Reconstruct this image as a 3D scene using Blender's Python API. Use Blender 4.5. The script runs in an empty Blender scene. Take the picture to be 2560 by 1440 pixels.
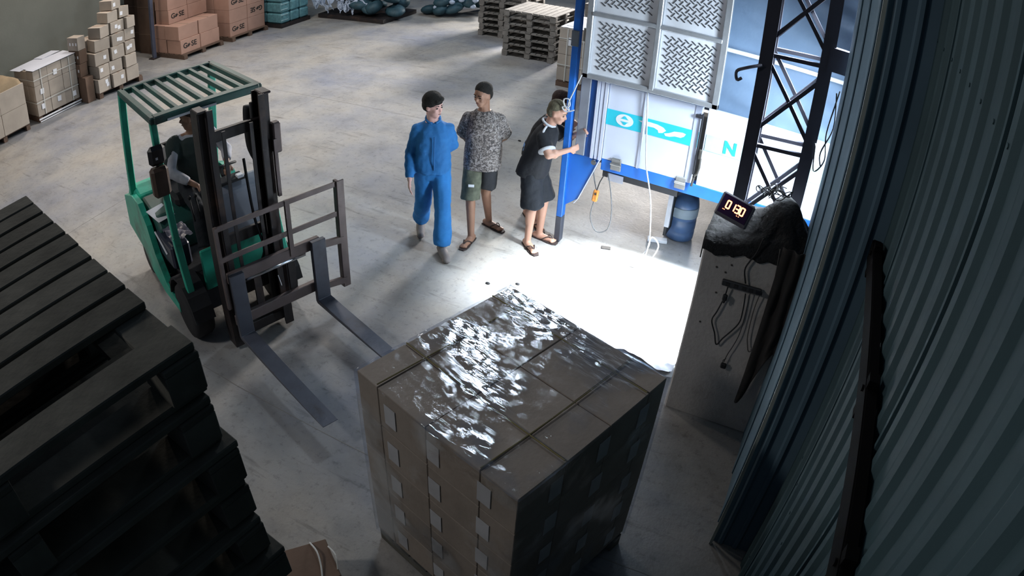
import bpy, bmesh, math, random
from mathutils import Vector, Matrix, noise
random.seed(7)
S = bpy.context.scene
COL = S.collection
PI = math.pi

# ------------------------------------------------------------------ camera
def camera():
    pitch, roll, yaw = 0.60666896, 0.06785203, 0.43140809
    m = Matrix.Rotation(yaw, 3, 'Z') @ Matrix.Rotation(PI / 2 - pitch, 3, 'X') @ Matrix.Rotation(roll, 3, 'Z')
    cd = bpy.data.cameras.new('camera'); c = bpy.data.objects.new('camera', cd); COL.objects.link(c)
    c.matrix_world = Matrix.Translation((0, 0, 3.85)) @ m.to_4x4()
    f, k = 1.77122109, 0.03677308
    s = 36.0 / 2.56                      # millimetres per 1000 px
    cd.type = 'PANO'; cd.sensor_width = 36.0; cd.sensor_fit = 'HORIZONTAL'; cd.clip_start = 0.02
    for t in (cd, getattr(cd, 'cycles', None)):
        try:
            t.panorama_type = 'FISHEYE_LENS_POLYNOMIAL'
            t.fisheye_fov = PI
            t.fisheye_polynomial_k0 = 0.0
            t.fisheye_polynomial_k1 = -1 / (f * s)
            t.fisheye_polynomial_k2 = 0.0
            t.fisheye_polynomial_k3 = -k / (f * s ** 3)
            t.fisheye_polynomial_k4 = 0.0
        except Exception:
            pass
    S.camera = c
camera()

# ------------------------------------------------------------------ light
W = bpy.data.worlds.new('world'); S.world = W; W.use_nodes = True
bg = W.node_tree.nodes['Background']
bg.inputs[0].default_value = (0.55, 0.72, 1.0, 1); bg.inputs[1].default_value = 0.075
def area(name, loc, target, sx, sy, power, color, spread=PI):
    ld = bpy.data.lights.new(name, 'AREA'); ld.shape = 'RECTANGLE'; ld.size = sx; ld.size_y = sy
    ld.energy = power; ld.color = color; ld.spread = spread
    o = bpy.data.objects.new(name, ld); COL.objects.link(o); o.location = loc
    o.rotation_euler = (Vector(target) - Vector(loc)).to_track_quat('-Z', 'Y').to_euler()
    return o
area('hall_lamp_far', (-4.1, 8.5, 6.8), (-5.0, 9.5, 0), 0.9, 0.6, 165, (0.76, 0.88, 1.0))
area('hall_lamp_left', (-10.5, 8.5, 6.2), (-9.5, 8.0, 0), 1.2, 1.2, 230, (1.0, 0.92, 0.84))
area('hall_lamp_back', (-7.0, 16.0, 6.6), (-8, 12, 0), 2.0, 2.0, 160, (0.75, 0.88, 1.0))
area('hall_lamp_low', (-13.9, 6.4, 4.6), (-3, 2.8, 0), 0.5, 0.5, 140, (1.0, 0.86, 0.74))
area('back_door_light', (-4.6, 22.0, 3.9), (-6.4, 9.5, 0), 3.0, 0.9, 520, (1.0, 0.94, 0.88), 0.9)
area('hall_lamp_near', (-7.5, -2.5, 6.4), (-2.5, 2.5, 0.5), 0.9, 0.9, 155, (1.0, 0.96, 0.92))
area('daylight_door', (0.80, 5.02, 2.55), (-1.9, 5.4, 0.6), 0.5, 1.1, 120, (0.74, 0.88, 1.0), 2.2)
area('daylight_patch', (0.6, 5.1, 3.9), (-1.05, 5.0, 0.0), 0.7, 0.9, 470, (0.84, 0.93, 1.0), 0.62)
S.view_settings.view_transform = 'Standard'; S.view_settings.look = 'None'
S.view_settings.exposure = 0.0; S.view_settings.gamma = 1.0
try: S.view_settings.use_curve_mapping = False
except Exception: pass

# ------------------------------------------------------------------ materials
def lin(c):
    if isinstance(c, str):
        c = [int(c[i:i + 2], 16) / 255 for i in (0, 2, 4)]
    return tuple(((v / 12.92) if v <= 0.04045 else ((v + 0.055) / 1.055) ** 2.4) for v in c)
MATS = {}
def mat(name, color, rough=0.6, metal=0.0, var=0.15, scale=6.0, bump=0.0, bscale=40.0, stretch=(1, 1, 1), rnd=0.0, dirt=None, emit=0.0, spec=0.5):
    if name in MATS: return MATS[name]
    m = bpy.data.materials.new(name); m.use_nodes = True
    nt = m.node_tree; N = nt.nodes; L = nt.links; p = N['Principled BSDF']
    c = lin(color)
    tc = N.new('ShaderNodeTexCoord'); mp = N.new('ShaderNodeMapping'); mp.inputs['Scale'].default_value = stretch
    L.new(tc.outputs['Object'], mp.inputs[0])
    nz = N.new('ShaderNodeTexNoise'); nz.inputs['Scale'].default_value = scale; nz.inputs['Detail'].default_value = 6
    L.new(mp.outputs[0], nz.inputs['Vector'])
    mr = N.new('ShaderNodeMapRange'); mr.inputs[1].default_value = 0.3; mr.inputs[2].default_value = 0.7
    mr.inputs[3].default_value = 1 - var; mr.inputs[4].default_value = 1 + var
    L.new(nz.outputs['Fac'], mr.inputs[0])
    val = mr.outputs[0]
    if rnd:
        oi = N.new('ShaderNodeObjectInfo'); m2 = N.new('ShaderNodeMapRange')
        m2.inputs[3].default_value = 1 - rnd; m2.inputs[4].default_value = 1 + rnd
        L.new(oi.outputs['Random'], m2.inputs[0])
        mu = N.new('ShaderNodeMath'); mu.operation = 'MULTIPLY'; L.new(val, mu.inputs[0]); L.new(m2.outputs[0], mu.inputs[1]); val = mu.outputs[0]
        ad = N.new('ShaderNodeVectorMath'); ad.operation = 'ADD'; sc = N.new('ShaderNodeVectorMath'); sc.operation = 'SCALE'
        co = N.new('ShaderNodeCombineXYZ'); 
        for i in range(3): L.new(oi.outputs['Random'], co.inputs[i])
        L.new(co.outputs[0], sc.inputs[0]); sc.inputs['Scale'].default_value = 37.0
        L.new(mp.outputs[0], ad.inputs[0]); L.new(sc.outputs[0], ad.inputs[1]); L.new(ad.outputs[0], nz.inputs['Vector'])
    vm = N.new('ShaderNodeVectorMath'); vm.operation = 'SCALE'; vm.inputs[0].default_value = c; L.new(val, vm.inputs['Scale'])
    out = vm.outputs[0]
    if dirt:
        dcol, dscale, lo, hi = dirt
        n2 = N.new('ShaderNodeTexNoise'); n2.inputs['Scale'].default_value = dscale; n2.inputs['Detail'].default_value = 8; n2.inputs['Roughness'].default_value = 0.65
        L.new(tc.outputs['Object'], n2.inputs['Vector'])
        r2 = N.new('ShaderNodeMapRange'); r2.inputs[1].default_value = lo; r2.inputs[2].default_value = hi; L.new(n2.outputs['Fac'], r2.inputs[0])
        mx = N.new('ShaderNodeMix'); mx.data_type = 'RGBA'; L.new(r2.outputs[0], mx.inputs[0]); L.new(out, mx.inputs[6]); mx.inputs[7].default_value = (*lin(dcol), 1)
        out = mx.outputs[2]
    L.new(out, p.inputs['Base Color'])
    p.inputs['Roughness'].default_value = rough; p.inputs['Metallic'].default_value = metal
    p.inputs['Specular IOR Level'].default_value = spec
    if bump:
        n3 = N.new('ShaderNodeTexNoise'); n3.inputs['Scale'].default_value = bscale; n3.inputs['Detail'].default_value = 5
        L.new(mp.outputs[0], n3.inputs['Vector'])
        b = N.new('ShaderNodeBump'); b.inputs['Strength'].default_value = bump; b.inputs['Distance'].default_value = 0.02
        L.new(n3.outputs['Fac'], b.inputs['Height']); L.new(b.outputs[0], p.inputs['Normal'])
    if emit:
        p.inputs['Emission Color'].default_value = (*c, 1); p.inputs['Emission Strength'].default_value = emit
    MATS[name] = m
    return m

def concrete():
    m = bpy.data.materials.new('concrete_floor'); m.use_nodes = True; nt = m.node_tree; N = nt.nodes; L = nt.links; p = N['Principled BSDF']
    tc = N.new('ShaderNodeTexCoord')
    def nz(scale, det, rg=0.6, stretch=(1, 1, 1)):
        mp = N.new('ShaderNodeMapping'); mp.inputs['Scale'].default_value = stretch; L.new(tc.outputs['Object'], mp.inputs[0])
        n = N.new('ShaderNodeTexNoise'); n.inputs['Scale'].default_value = scale; n.inputs['Detail'].default_value = det; n.inputs['Roughness'].default_value = rg
        L.new(mp.outputs[0], n.inputs['Vector']); return n.outputs['Fac']
    def ramp(fac, stops):
        r = N.new('ShaderNodeValToRGB'); L.new(fac, r.inputs[0]); e = r.color_ramp.elements
        while len(e) < len(stops): e.new(0.5)
        for i, (pos, c) in enumerate(stops): e[i].position = pos; e[i].color = (*c, 1)
        return r.outputs[0]
    def mix(f, a, b, mode='MIX'):
        x = N.new('ShaderNodeMix'); x.data_type = 'RGBA'; x.blend_type = mode
        if isinstance(f, float): x.inputs[0].default_value = f
        else: L.new(f, x.inputs[0])
        L.new(a, x.inputs[6])
        if isinstance(b, tuple): x.inputs[7].default_value = (*b, 1)
        else: L.new(b, x.inputs[7])
        return x.outputs[2]
    base = ramp(nz(0.45, 8), [(0.34, lin('7f838e')), (0.50, lin('969594')), (0.66, lin('a39d94'))])
    st = ramp(nz(1.6, 9, 0.7), [(0.34, (0.55,) * 3), (0.5, (0.95,) * 3), (0.7, (1.15,) * 3)])
    c1 = mix(0.55, base, st, 'MULTIPLY')
    fine = ramp(nz(14, 8, 0.75), [(0.36, (0.55,) * 3), (0.46, (1,) * 3), (1.0, (1.05,) * 3)])
    c2 = mix(0.6, c1, fine, 'MULTIPLY')
    sc = ramp(nz(5, 6, 0.6, (0.25, 1.6, 1)), [(0.30, (0.45,) * 3), (0.40, (1,) * 3), (1, (1,) * 3)])
    c3 = mix(0.65, c2, sc, 'MULTIPLY')
    L.new(c3, p.inputs['Base Color'])
    rr = N.new('ShaderNodeMapRange'); rr.inputs[3].default_value = 0.38; rr.inputs[4].default_value = 0.68; L.new(nz(2.2, 6), rr.inputs[0]); L.new(rr.outputs[0], p.inputs['Roughness'])
    b = N.new('ShaderNodeBump'); b.inputs['Strength'].default_value = 0.25; b.inputs['Distance'].default_value = 0.01; L.new(nz(30, 6), b.inputs['Height']); L.new(b.outputs[0], p.inputs['Normal'])
    p.inputs['Specular IOR Level'].default_value = 0.35
    return m

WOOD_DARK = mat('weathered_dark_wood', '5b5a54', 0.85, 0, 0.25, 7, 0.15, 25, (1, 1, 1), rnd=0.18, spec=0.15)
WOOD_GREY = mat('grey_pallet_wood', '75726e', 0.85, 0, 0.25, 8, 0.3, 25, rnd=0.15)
WOOD_BROWN = mat('brown_pallet_wood', '5d4a3e', 0.85, 0, 0.25, 8, 0.3, 25, rnd=0.15)
CARD = mat('kraft_carton', '96816f', 0.8, 0, 0.07, 5, 0.1, 20, rnd=0.08)
CARD_PINK = mat('reddish_kraft_carton', 'b08c7c', 0.8, 0, 0.06, 5, 0.1, 20, rnd=0.05)
CARD_PALE = mat('pale_kraft_carton', 'a59b90', 0.8, 0, 0.08, 5, 0.1, 20, rnd=0.12)
CARD_DK = mat('dark_kraft_carton', '6b5648', 0.8, 0, 0.1, 5, 0.1, 20, rnd=0.08)
CARD_GREY = mat('greyed_carton', 'a39483', 0.75, 0, 0.1, 5, 0.15, 20, rnd=0.08)
PAPER = mat('white_paper', 'e2e4ea', 0.7, 0, 0.04, 5)
WHITE_SHEET = mat('white_plastic_sheet', 'd6dbe8', 0.35, 0, 0.05, 3, 0.4, 8)
STRAP = mat('white_strap', 'cfd0cc', 0.5, 0, 0.05, 5)
INK = mat('dark_ink', '2b2522', 0.7, 0, 0.05, 5)
GREEN = mat('green_forklift_paint', '2fae92', 0.42, 0, 0.14, 5, 0.05, 30, dirt=('2e4a44', 3.0, 0.52, 0.75))
GREEN_D = mat('dark_green_paint', '26564f', 0.5, 0, 0.15, 5, dirt=('2a3533', 3.0, 0.5, 0.7))
STEEL_DK = mat('dark_mast_steel', '2c2829', 0.5, 0.2, 0.2, 6, 0.1, 30, dirt=('4b3a33', 4.0, 0.52, 0.7))
STEEL_FORK = mat('grey_fork_steel', '5c5f69', 0.45, 0.4, 0.12, 5, 0.1, 30, dirt=('4a4440', 4.0, 0.55, 0.8))
STEEL_RAIL = mat('brownish_steel', '6b5f5d', 0.5, 0.3, 0.15, 6, 0.1, 30)
BLACK = mat('black_rubber', '15161a', 0.7, 0, 0.2, 8, 0.1, 30)
BLACK_GLOSS = mat('black_gloss_plastic', '14161c', 0.3, 0, 0.1, 8)
DASH = mat('grey_cowl', '959ba6', 0.5, 0, 0.08, 6)
SEAT_BR = mat('brown_lamp_housing', '4a3a30', 0.6, 0, 0.2, 8)
CHROME = mat('chrome', 'c8ccd2', 0.2, 1.0, 0.05, 8)
BLUE_TRUCK = mat('blue_truck_paint', '1b62b8', 0.38, 0, 0.10, 4, dirt=('27405f', 3.0, 0.58, 0.8))
BLUE_DK = mat('deep_blue_paint', '18407c', 0.4, 0, 0.10, 4)
WHITE_PAN = mat('white_truck_panel', 'd3d9ea', 0.35, 0, 0.04, 3)
TEAL = mat('teal_stripe', '2fbfd2', 0.4, 0, 0.04, 3)
ALU = mat('aluminium', 'aeb0b4', 0.35, 0.55, 0.12, 8, 0.05, 40)
ALU_PLATE = mat('tread_plate', 'e2e4ea', 0.4, 0.15, 0.10, 5, 0.05, 30)
TREAD_SHADE = mat('tread_rib_shade', '46494f', 0.4, 0.2, 0.15, 20)  # dark tone for the raised ribs, their shadow lines put into the colour
GALV = mat('galvanised_hinge', '8b8a88', 0.4, 0.6, 0.15, 10)
TARP = mat('blue_grey_tarp', '6b8099', 0.5, 0, 0.12, 2.5, 0.2, 8)
TRUSS = mat('dark_truss_steel', '33343f', 0.55, 0.3, 0.12, 8)
PLASTER = mat('grey_rendered_concrete', 'a39f9b', 0.9, 0, 0.10, 2.0, 0.3, 30, dirt=('7d7771', 2.5, 0.55, 0.75))
WALLM = mat('grey_green_plaster_wall', '767870', 0.9, 0, 0.08, 1.5, 0.1, 20)
SHEET = mat('grey_blue_corrugated_sheet', '36494f', 0.7, 0.0, 0.12, 2.0, 0.05, 30, rnd=0.06, spec=0.12)
JAMB = mat('blue_grey_jamb_sheet', '566c7a', 0.65, 0.0, 0.10, 2.0, spec=0.15)
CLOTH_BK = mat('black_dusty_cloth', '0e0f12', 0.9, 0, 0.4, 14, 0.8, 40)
SKIN = mat('skin', 'b58a76', 0.55, 0, 0.05, 10)
SKIN_D = mat('tanned_skin', '8f6a56', 0.55, 0, 0.05, 10)
SKIN_L = mat('pale_skin', 'd8aaa0', 0.55, 0, 0.05, 10)
HAIR = mat('black_hair', '16130f', 0.95, 0, 0.3, 60, 0.5, 90)
HAIR_G = mat('short_greying_hair', '55503f', 0.95, 0, 0.3, 60, 0.4, 120)
HAIR_B = mat('brown_black_hair', '33231f', 0.95, 0, 0.3, 60, 0.5, 90)
BLUE_CLOTH = mat('blue_work_cloth', '2068a6', 0.85, 0, 0.12, 7, 0.4, 14)
BLUE_CLOTH2 = mat('blue_trouser_cloth', '2573b6', 0.85, 0, 0.12, 7, 0.4, 14)
BLK_CLOTH = mat('black_shirt_cloth', '0f1219', 0.85, 0, 0.2, 7, 0.4, 14)
NAVY = mat('navy_shorts_cloth', '12171f', 0.85, 0, 0.2, 7, 0.4, 14)
CHAR = mat('charcoal_shorts_cloth', '24262b', 0.85, 0, 0.2, 7, 0.4, 14)
OLIVE = mat('olive_camouflage_cloth', '55594b', 0.85, 0, 0.35, 18, 0.4, 14)
GREY_CLOTH = mat('pale_grey_cloth', 'a9a9b2', 0.85, 0, 0.12, 7, 0.4, 14)
TRIM_W = mat('pale_grey_trim', 'b9bcc2', 0.8, 0, 0.05, 7)
SANDAL = mat('sandal_brown', '3a2f2d', 0.7, 0, 0.1, 10)
SHOE_G = mat('dusty_grey_shoe', '77706f', 0.8, 0, 0.12, 10)
EYE = mat('dark_eye', '14100e', 0.3)
LIP = mat('lip', '7a4a42', 0.5)
RED_LED = mat('red_led_digit', 'ff5a30', 0.5, emit=6.0)
RED_LED.node_tree.nodes['Principled BSDF'].inputs['Emission Color'].default_value = (1.0, 0.30, 0.12, 1)
DISP = mat('dark_display_face', '2a1038', 0.25, 0, 0.05, 5)
DISP_F = mat('grey_display_bezel', '55535c', 0.5, 0, 0.05, 5)
ORANGE = mat('orange_control_box', 'c07a30', 0.5, 0, 0.1, 5)
ROPE = mat('pale_rope', 'c3c4c8', 0.8, 0, 0.1, 30)
TEAL_BALE = mat('teal_wrapped_bale', '5f8f98', 0.45, 0, 0.25, 14, 0.3, 20)
TEAL_DK = mat('dark_teal_sacking', '2b4b57', 0.6, 0, 0.3, 8, 0.4, 12)
BAG_W = mat('white_plastic_bag', 'b9c9e0', 0.35, 0, 0.12, 10, 0.6, 14)
BLUE_DRUM = mat('translucent_blue_drum', '4f6c96', 0.3, 0, 0.15, 6)
DARK_IRON = mat('black_chassis_steel', '1d1e22', 0.6, 0.2, 0.2, 6)

def shirt_pattern():
    m = bpy.data.materials.new('mottled_grey_print_cloth'); m.use_nodes = True; N = m.node_tree.nodes; L = m.node_tree.links; p = N['Principled BSDF']
    tc = N.new('ShaderNodeTexCoord'); n = N.new('ShaderNodeTexNoise'); n.inputs['Scale'].default_value = 34; n.inputs['Detail'].default_value = 3; n.inputs['Distortion'].default_value = 1.6
    L.new(tc.outputs['Object'], n.inputs['Vector']); r = N.new('ShaderNodeValToRGB'); L.new(n.outputs['Fac'], r.inputs[0]); e = r.color_ramp.elements
    e[0].position = 0.42; e[0].color = (*lin('403c3d'), 1); e[1].position = 0.62; e[1].color = (*lin('9b9694'), 1); x = e.new(0.5); x.color = (*lin('6d6560'), 1)
    L.new(r.outputs[0], p.inputs['Base Color']); p.inputs['Roughness'].default_value = 0.85
    return m
PRINT = shirt_pattern()

def film():
    m = bpy.data.materials.new('clear_stretch_film'); m.use_nodes = True; nt = m.node_tree; N = nt.nodes; L = nt.links
    for n in list(N): N.remove(n)
    out = N.new('ShaderNodeOutputMaterial'); tr = N.new('ShaderNodeBsdfTransparent'); tr.inputs[0].default_value = (0.86, 0.88, 0.92, 1)
    gl = N.new('ShaderNodeBsdfGlossy'); gl.inputs['Roughness'].default_value = 0.05; gl.inputs[0].default_value = (0.9, 0.95, 1, 1)
    tc = N.new('ShaderNodeTexCoord'); mp = N.new('ShaderNodeMapping'); mp.inputs['Scale'].default_value = (11, 50, 22); mp.inputs['Rotation'].default_value = (0, 0, 0.5)
    L.new(tc.outputs['Object'], mp.inputs[0])
    n1 = N.new('ShaderNodeTexNoise'); n1.inputs['Scale'].default_value = 1.0; n1.inputs['Detail'].default_value = 5; n1.inputs['Distortion'].default_value = 1.2; L.new(mp.outputs[0], n1.inputs['Vector'])
    b = N.new('ShaderNodeBump'); b.inputs['Strength'].default_value = 1.0; b.inputs['Distance'].default_value = 0.0022; L.new(n1.outputs['Fac'], b.inputs['Height']); L.new(b.outputs[0], gl.inputs['Normal'])
    n2 = N.new('ShaderNodeTexNoise'); n2.inputs['Scale'].default_value = 3.0; n2.inputs['Detail'].default_value = 3; L.new(tc.outputs['Object'], n2.inputs['Vector'])
    mr = N.new('ShaderNodeMapRange'); mr.inputs[1].default_value = 0.47; mr.inputs[2].default_value = 0.66; mr.inputs[3].default_value = 0.03; mr.inputs[4].default_value = 0.50; L.new(n2.outputs['Fac'], mr.inputs[0])
    mx = N.new('ShaderNodeMixShader'); L.new(mr.outputs[0], mx.inputs[0]); L.new(tr.outputs[0], mx.inputs[1]); L.new(gl.outputs[0], mx.inputs[2]); L.new(mx.outputs[0], out.inputs[0])
    return m
FILM = film()

# ------------------------------------------------------------------ mesh builder
class MB:
    def __init__(s): s.v = []; s.f = []
    def add(s, vs, fs):
        o = len(s.v); s.v += [tuple(v) for v in vs]; s.f += [tuple(i + o for i in f) for f in fs]; return s
    def box(s, c, d, rz=0.0, M=None, bev=0.0):
        hx, hy, hz = d[0] / 2, d[1] / 2, d[2] / 2
        R = M if M is not None else Matrix.Rotation(rz, 3, 'Z')
        if bev > 0:
            b = min(bev, hx * .9, hy * .9, hz * .9); vs = []
            for sz in (-1, 1):
                for (ix, iy, iz) in ((0, 0, 1), (1, 1, 0)):
                    pass
            # chamfered box: three rings of corners
            vs = []; fs = []
            pts = {}
            for sx in (-1, 1):
                for sy in (-1, 1):
                    for sz in (-1, 1):
                        for ax in range(3):
                            p = [sx * (hx - b), sy * (hy - b), sz * (hz - b)]
                            p[ax] = (sx, sy, sz)[ax] * (hx, hy, hz)[ax]
                            pts[(sx, sy, sz, ax)] = len(vs); vs.append(Vector(p))
            def q(*k):
                idx = [pts[t] for t in k]
                cen = sum((vs[i] for i in idx), Vector()) / len(idx)
                n = (vs[idx[1]] - vs[idx[0]]).cross(vs[idx[2]] - vs[idx[0]])
                if n.dot(cen) < 0: idx.reverse()
                fs.append(tuple(idx))
            for t in (-1, 1):
                q((t, -1, -1, 0), (t, 1, -1, 0), (t, 1, 1, 0), (t, -1, 1, 0))
                q((-1, t, -1, 1), (1, t, -1, 1), (1, t, 1, 1), (-1, t, 1, 1))
                q((-1, -1, t, 2), (1, -1, t, 2), (1, 1, t, 2), (-1, 1, t, 2))
            for a in (-1, 1):
                for c2 in (-1, 1):
                    q((a, c2, -1, 0), (a, c2, 1, 0), (a, c2, 1, 1), (a, c2, -1, 1))
                    q((a, -1, c2, 0), (a, 1, c2, 0), (a, 1, c2, 2), (a, -1, c2, 2))
                    q((-1, a, c2, 1), (1, a, c2, 1), (1, a, c2, 2), (-1, a, c2, 2))
                    for e in (-1, 1):
                        q((a, c2, e, 0), (a, c2, e, 1), (a, c2, e, 2))
            vs = [R @ v + Vector(c) for v in vs]
            return s.add(vs, fs)
        vs = [R @ Vector((x, y, z)) + Vector(c) for z in (-hz, hz) for y in (-hy, hy) for x in (-hx, hx)]
        return s.add(vs, [(0, 2, 3, 1), (4, 5, 7, 6), (0, 1, 5, 4), (2, 6, 7, 3), (0, 4, 6, 2), (1, 3, 7, 5)])
    def bar(s, a, b, w, h=None, up=(0, 0, 1), bev=0.0):
        a = Vector(a); b = Vector(b); h = h or w; d = b - a; L = d.length
        if L < 1e-6: return s
        x = d / L; u = Vector(up)
        if abs(x.dot(u)) > 0.98: u = Vector((1, 0, 0)) if abs(x.x) < 0.9 else Vector((0, 1, 0))
        y = u.cross(x).normalized(); z = x.cross(y)
        return s.box((a + b) / 2, (L, w, h), M=Matrix((x, y, z)).transposed(), bev=bev)
    def ring(s, c, x, y, r, n): return [c + x * (math.cos(2 * PI * i / n) * r) + y * (math.sin(2 * PI * i / n) * r) for i in range(n)]
    def cyl(s, a, b, r, r2=None, n=16, caps=True):
        a = Vector(a); b = Vector(b); r2 = r if r2 is None else r2; d = (b - a).normalized()
        u = Vector((0, 0, 1)) if abs(d.z) < 0.9 else Vector((1, 0, 0)); x = u.cross(d).normalized(); y = d.cross(x)
        vs = s.ring(a, x, y, r, n) + s.ring(b, x, y, r2, n)
        fs = [(i, (i + 1) % n, n + (i + 1) % n, n + i) for i in range(n)]
        if caps: fs += [tuple(range(n - 1, -1, -1)), tuple(range(n, 2 * n))]
        return s.add(vs, fs)
    def tube(s, pts, r, n=6, rr=None):
        pts = [Vector(p) for p in pts]; rings = []; px = None
        for i, p in enumerate(pts):
            d = (pts[min(i + 1, len(pts) - 1)] - pts[max(i - 1, 0)]).normalized()
            if px is None:
                u = Vector((0, 0, 1)) if abs(d.z) < 0.9 else Vector((1, 0, 0)); px = u.cross(d).normalized()
            else: px = (px - d * px.dot(d)).normalized()
            rings += s.ring(p, px, d.cross(px), (rr[i] if rr else r), n)
        m = len(pts); fs = [(k * n + i, k * n + (i + 1) % n, (k + 1) * n + (i + 1) % n, (k + 1) * n + i) for k in range(m - 1) for i in range(n)]
        fs += [tuple(range(n - 1, -1, -1)), tuple(range((m - 1) * n, m * n))]
        return s.add(rings, fs)
    def prism(s, poly, axis, a, b):
        """poly 2-D, extruded along axis from a to b; axis 'y': poly=(x,z); 'x': (y,z); 'z': (x,y)"""
        def P(p, t): return {'y': (p[0], t, p[1]), 'x': (t, p[0], p[1]), 'z': (p[0], p[1], t)}[axis]
        n = len(poly); vs = [P(p, a) for p in poly] + [P(p, b) for p in poly]
        fs = [(i, (i + 1) % n, n + (i + 1) % n, n + i) for i in range(n)] + [tuple(range(n - 1, -1, -1)), tuple(range(n, 2 * n))]
        return s.add(vs, fs)
    def lathe(s, prof, c=(0, 0, 0), n=24):
        c = Vector(c); vs = []
        for r, z in prof: vs += [c + Vector((math.cos(2 * PI * i / n) * r, math.sin(2 * PI * i / n) * r, z)) for i in range(n)]
        m = len(prof); fs = [(k * n + i, k * n + (i + 1) % n, (k + 1) * n + (i + 1) % n, (k + 1) * n + i) for k in range(m - 1) for i in range(n)]
        fs += [tuple(range(n - 1, -1, -1)), tuple(range((m - 1) * n, m * n))]
        return s.add(vs, fs)
    def grid(s, nx, ny, fn):
        vs = [fn(i / nx, j / ny) for j in range(ny + 1) for i in range(nx + 1)]
        return s.add(vs, [(j * (nx + 1) + i, j * (nx + 1) + i + 1, (j + 1) * (nx + 1) + i + 1, (j + 1) * (nx + 1) + i) for j in range(ny) for i in range(nx)])
    def ell(s, c, r, R=None, nu=14, nv=9):
        c = Vector(c); R = R or Matrix.Identity(3); vs = []
        for j in range(1, nv):
            t = PI * j / nv
            for i in range(nu):
                p = 2 * PI * i / nu; vs.append(R @ Vector((r[0] * math.sin(t) * math.cos(p), r[1] * math.sin(t) * math.sin(p), r[2] * math.cos(t))) + c)
        top = len(vs); vs.append(R @ Vector((0, 0, r[2])) + c); vs.append(R @ Vector((0, 0, -r[2])) + c)
        fs = [(j * nu + i, (j + 1) * nu + i, (j + 1) * nu + (i + 1) % nu, j * nu + (i + 1) % nu) for j in range(nv - 2) for i in range(nu)]
        fs += [(top, i, (i + 1) % nu) for i in range(nu)] + [(top + 1, (nv - 2) * nu + (i + 1) % nu, (nv - 2) * nu + i) for i in range(nu)]
        return s.add(vs, fs)
    def cap(s, a, b, ra, rb):
        """tapered capsule"""
        a = Vector(a); b = Vector(b); d = b - a; L = max(d.length, 1e-5); k = 5
        pts = []; rr = []
        for i in range(k + 1):
            t = PI / 2 * i / k; pts.append(a - d / L * ra * math.cos(t)); rr.append(max(ra * math.sin(t), 1e-4))
        for i in range(k + 1):
            t = PI / 2 * (1 - i / k); pts.append(b + d / L * rb * math.cos(t)); rr.append(max(rb * math.sin(t), 1e-4))
        return s.tube(pts, 1, 12, rr)
    def mesh(s, name, material, smooth=False):
        me = bpy.data.meshes.new(name); me.from_pydata(s.v, [], s.f); me.update()
        if material: me.materials.append(material)
        if smooth:
            for p in me.polygons: p.use_smooth = True
        return me
    def obj(s, name, material, parent=None, smooth=False, loc=None, rot=None):
        return link(name, s.mesh(name, material, smooth), parent, loc, rot)

def link(name, me, parent=None, loc=None, rot=None):
    o = bpy.data.objects.new(name, me); COL.objects.link(o)
    if parent: o.parent = parent
    if loc is not None: o.location = loc
    if rot is not None: o.rotation_euler = rot
    return o
def tag(o, label, cat, group=None, kind=None):
    if label: o['label'] = label
    if cat: o['category'] = cat
    if group: o['group'] = group
    if kind: o['kind'] = kind
    return o
def thing(name, label, cat, loc=(0, 0, 0), rz=0.0, group=None, rot=None):
    o = bpy.data.objects.new(name, None); COL.objects.link(o); o.empty_display_size = 0.1
    o.location = loc; o.rotation_euler = rot if rot else (0, 0, rz)
    return tag(o, label, cat, group)
def struct(o): o['kind'] = 'structure'; return o
def copy_tree(o, parent=None):
    c = o.copy(); COL.objects.link(c)
    c.parent = parent
    for ch in [x for x in bpy.data.objects if x.parent == o and x is not c]: copy_tree(ch, c)
    return c
def remesh(mb, name, material, voxel=0.012, smooth=4, parent=None, wrinkle=0.0, seed=0):
    me0 = mb.mesh('tmp', material); t = bpy.data.objects.new('tmp', me0); COL.objects.link(t)
    m = t.modifiers.new('r', 'REMESH'); m.mode = 'VOXEL'; m.voxel_size = voxel; m.use_smooth_shade = True
    if smooth:
        k = t.modifiers.new('s', 'SMOOTH'); k.factor = 0.5; k.iterations = smooth
    sc = bpy.data.scenes.new('scratch'); COL.objects.unlink(t); sc.collection.objects.link(t)
    with bpy.context.temp_override(scene=sc, view_layer=sc.view_layers[0]): dg = bpy.context.evaluated_depsgraph_get()
    me = bpy.data.meshes.new_from_object(t.evaluated_get(dg)); me.name = name
    bpy.data.scenes.remove(sc); bpy.data.objects.remove(t); bpy.data.meshes.remove(me0)
    if wrinkle:
        off = Vector((seed * 3.1, seed * 1.7, seed))
        for v in me.vertices:
            p = v.co * 9 + off; n = noise.noise(Vector((p.x, p.y, p.z * 0.6))) + 0.5 * noise.noise(p * 2.3)
            v.co = v.co + v.normal * (n * wrinkle)
    if not me.materials: me.materials.append(material)
    for p in me.polygons: p.use_smooth = True
    return link(name, me, parent)
def text_mesh(body, size, material, name='lettering', depth=0.002, bold=0.0, shear=0.0):
    cu = bpy.data.curves.new(name, 'FONT'); cu.body = body; cu.size = size; cu.extrude = depth; cu.offset = bold; cu.shear = shear
    cu.align_x = 'CENTER'; cu.align_y = 'CENTER'; cu.resolution_u = 3
    o = bpy.data.objects.new('t', cu); COL.objects.link(o)
    me = bpy.data.meshes.new_from_object(o.evaluated_get(bpy.context.evaluated_depsgraph_get())); bpy.data.objects.remove(o)
    me.name = name; me.materials.clear(); me.materials.append(material)
    return me
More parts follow.
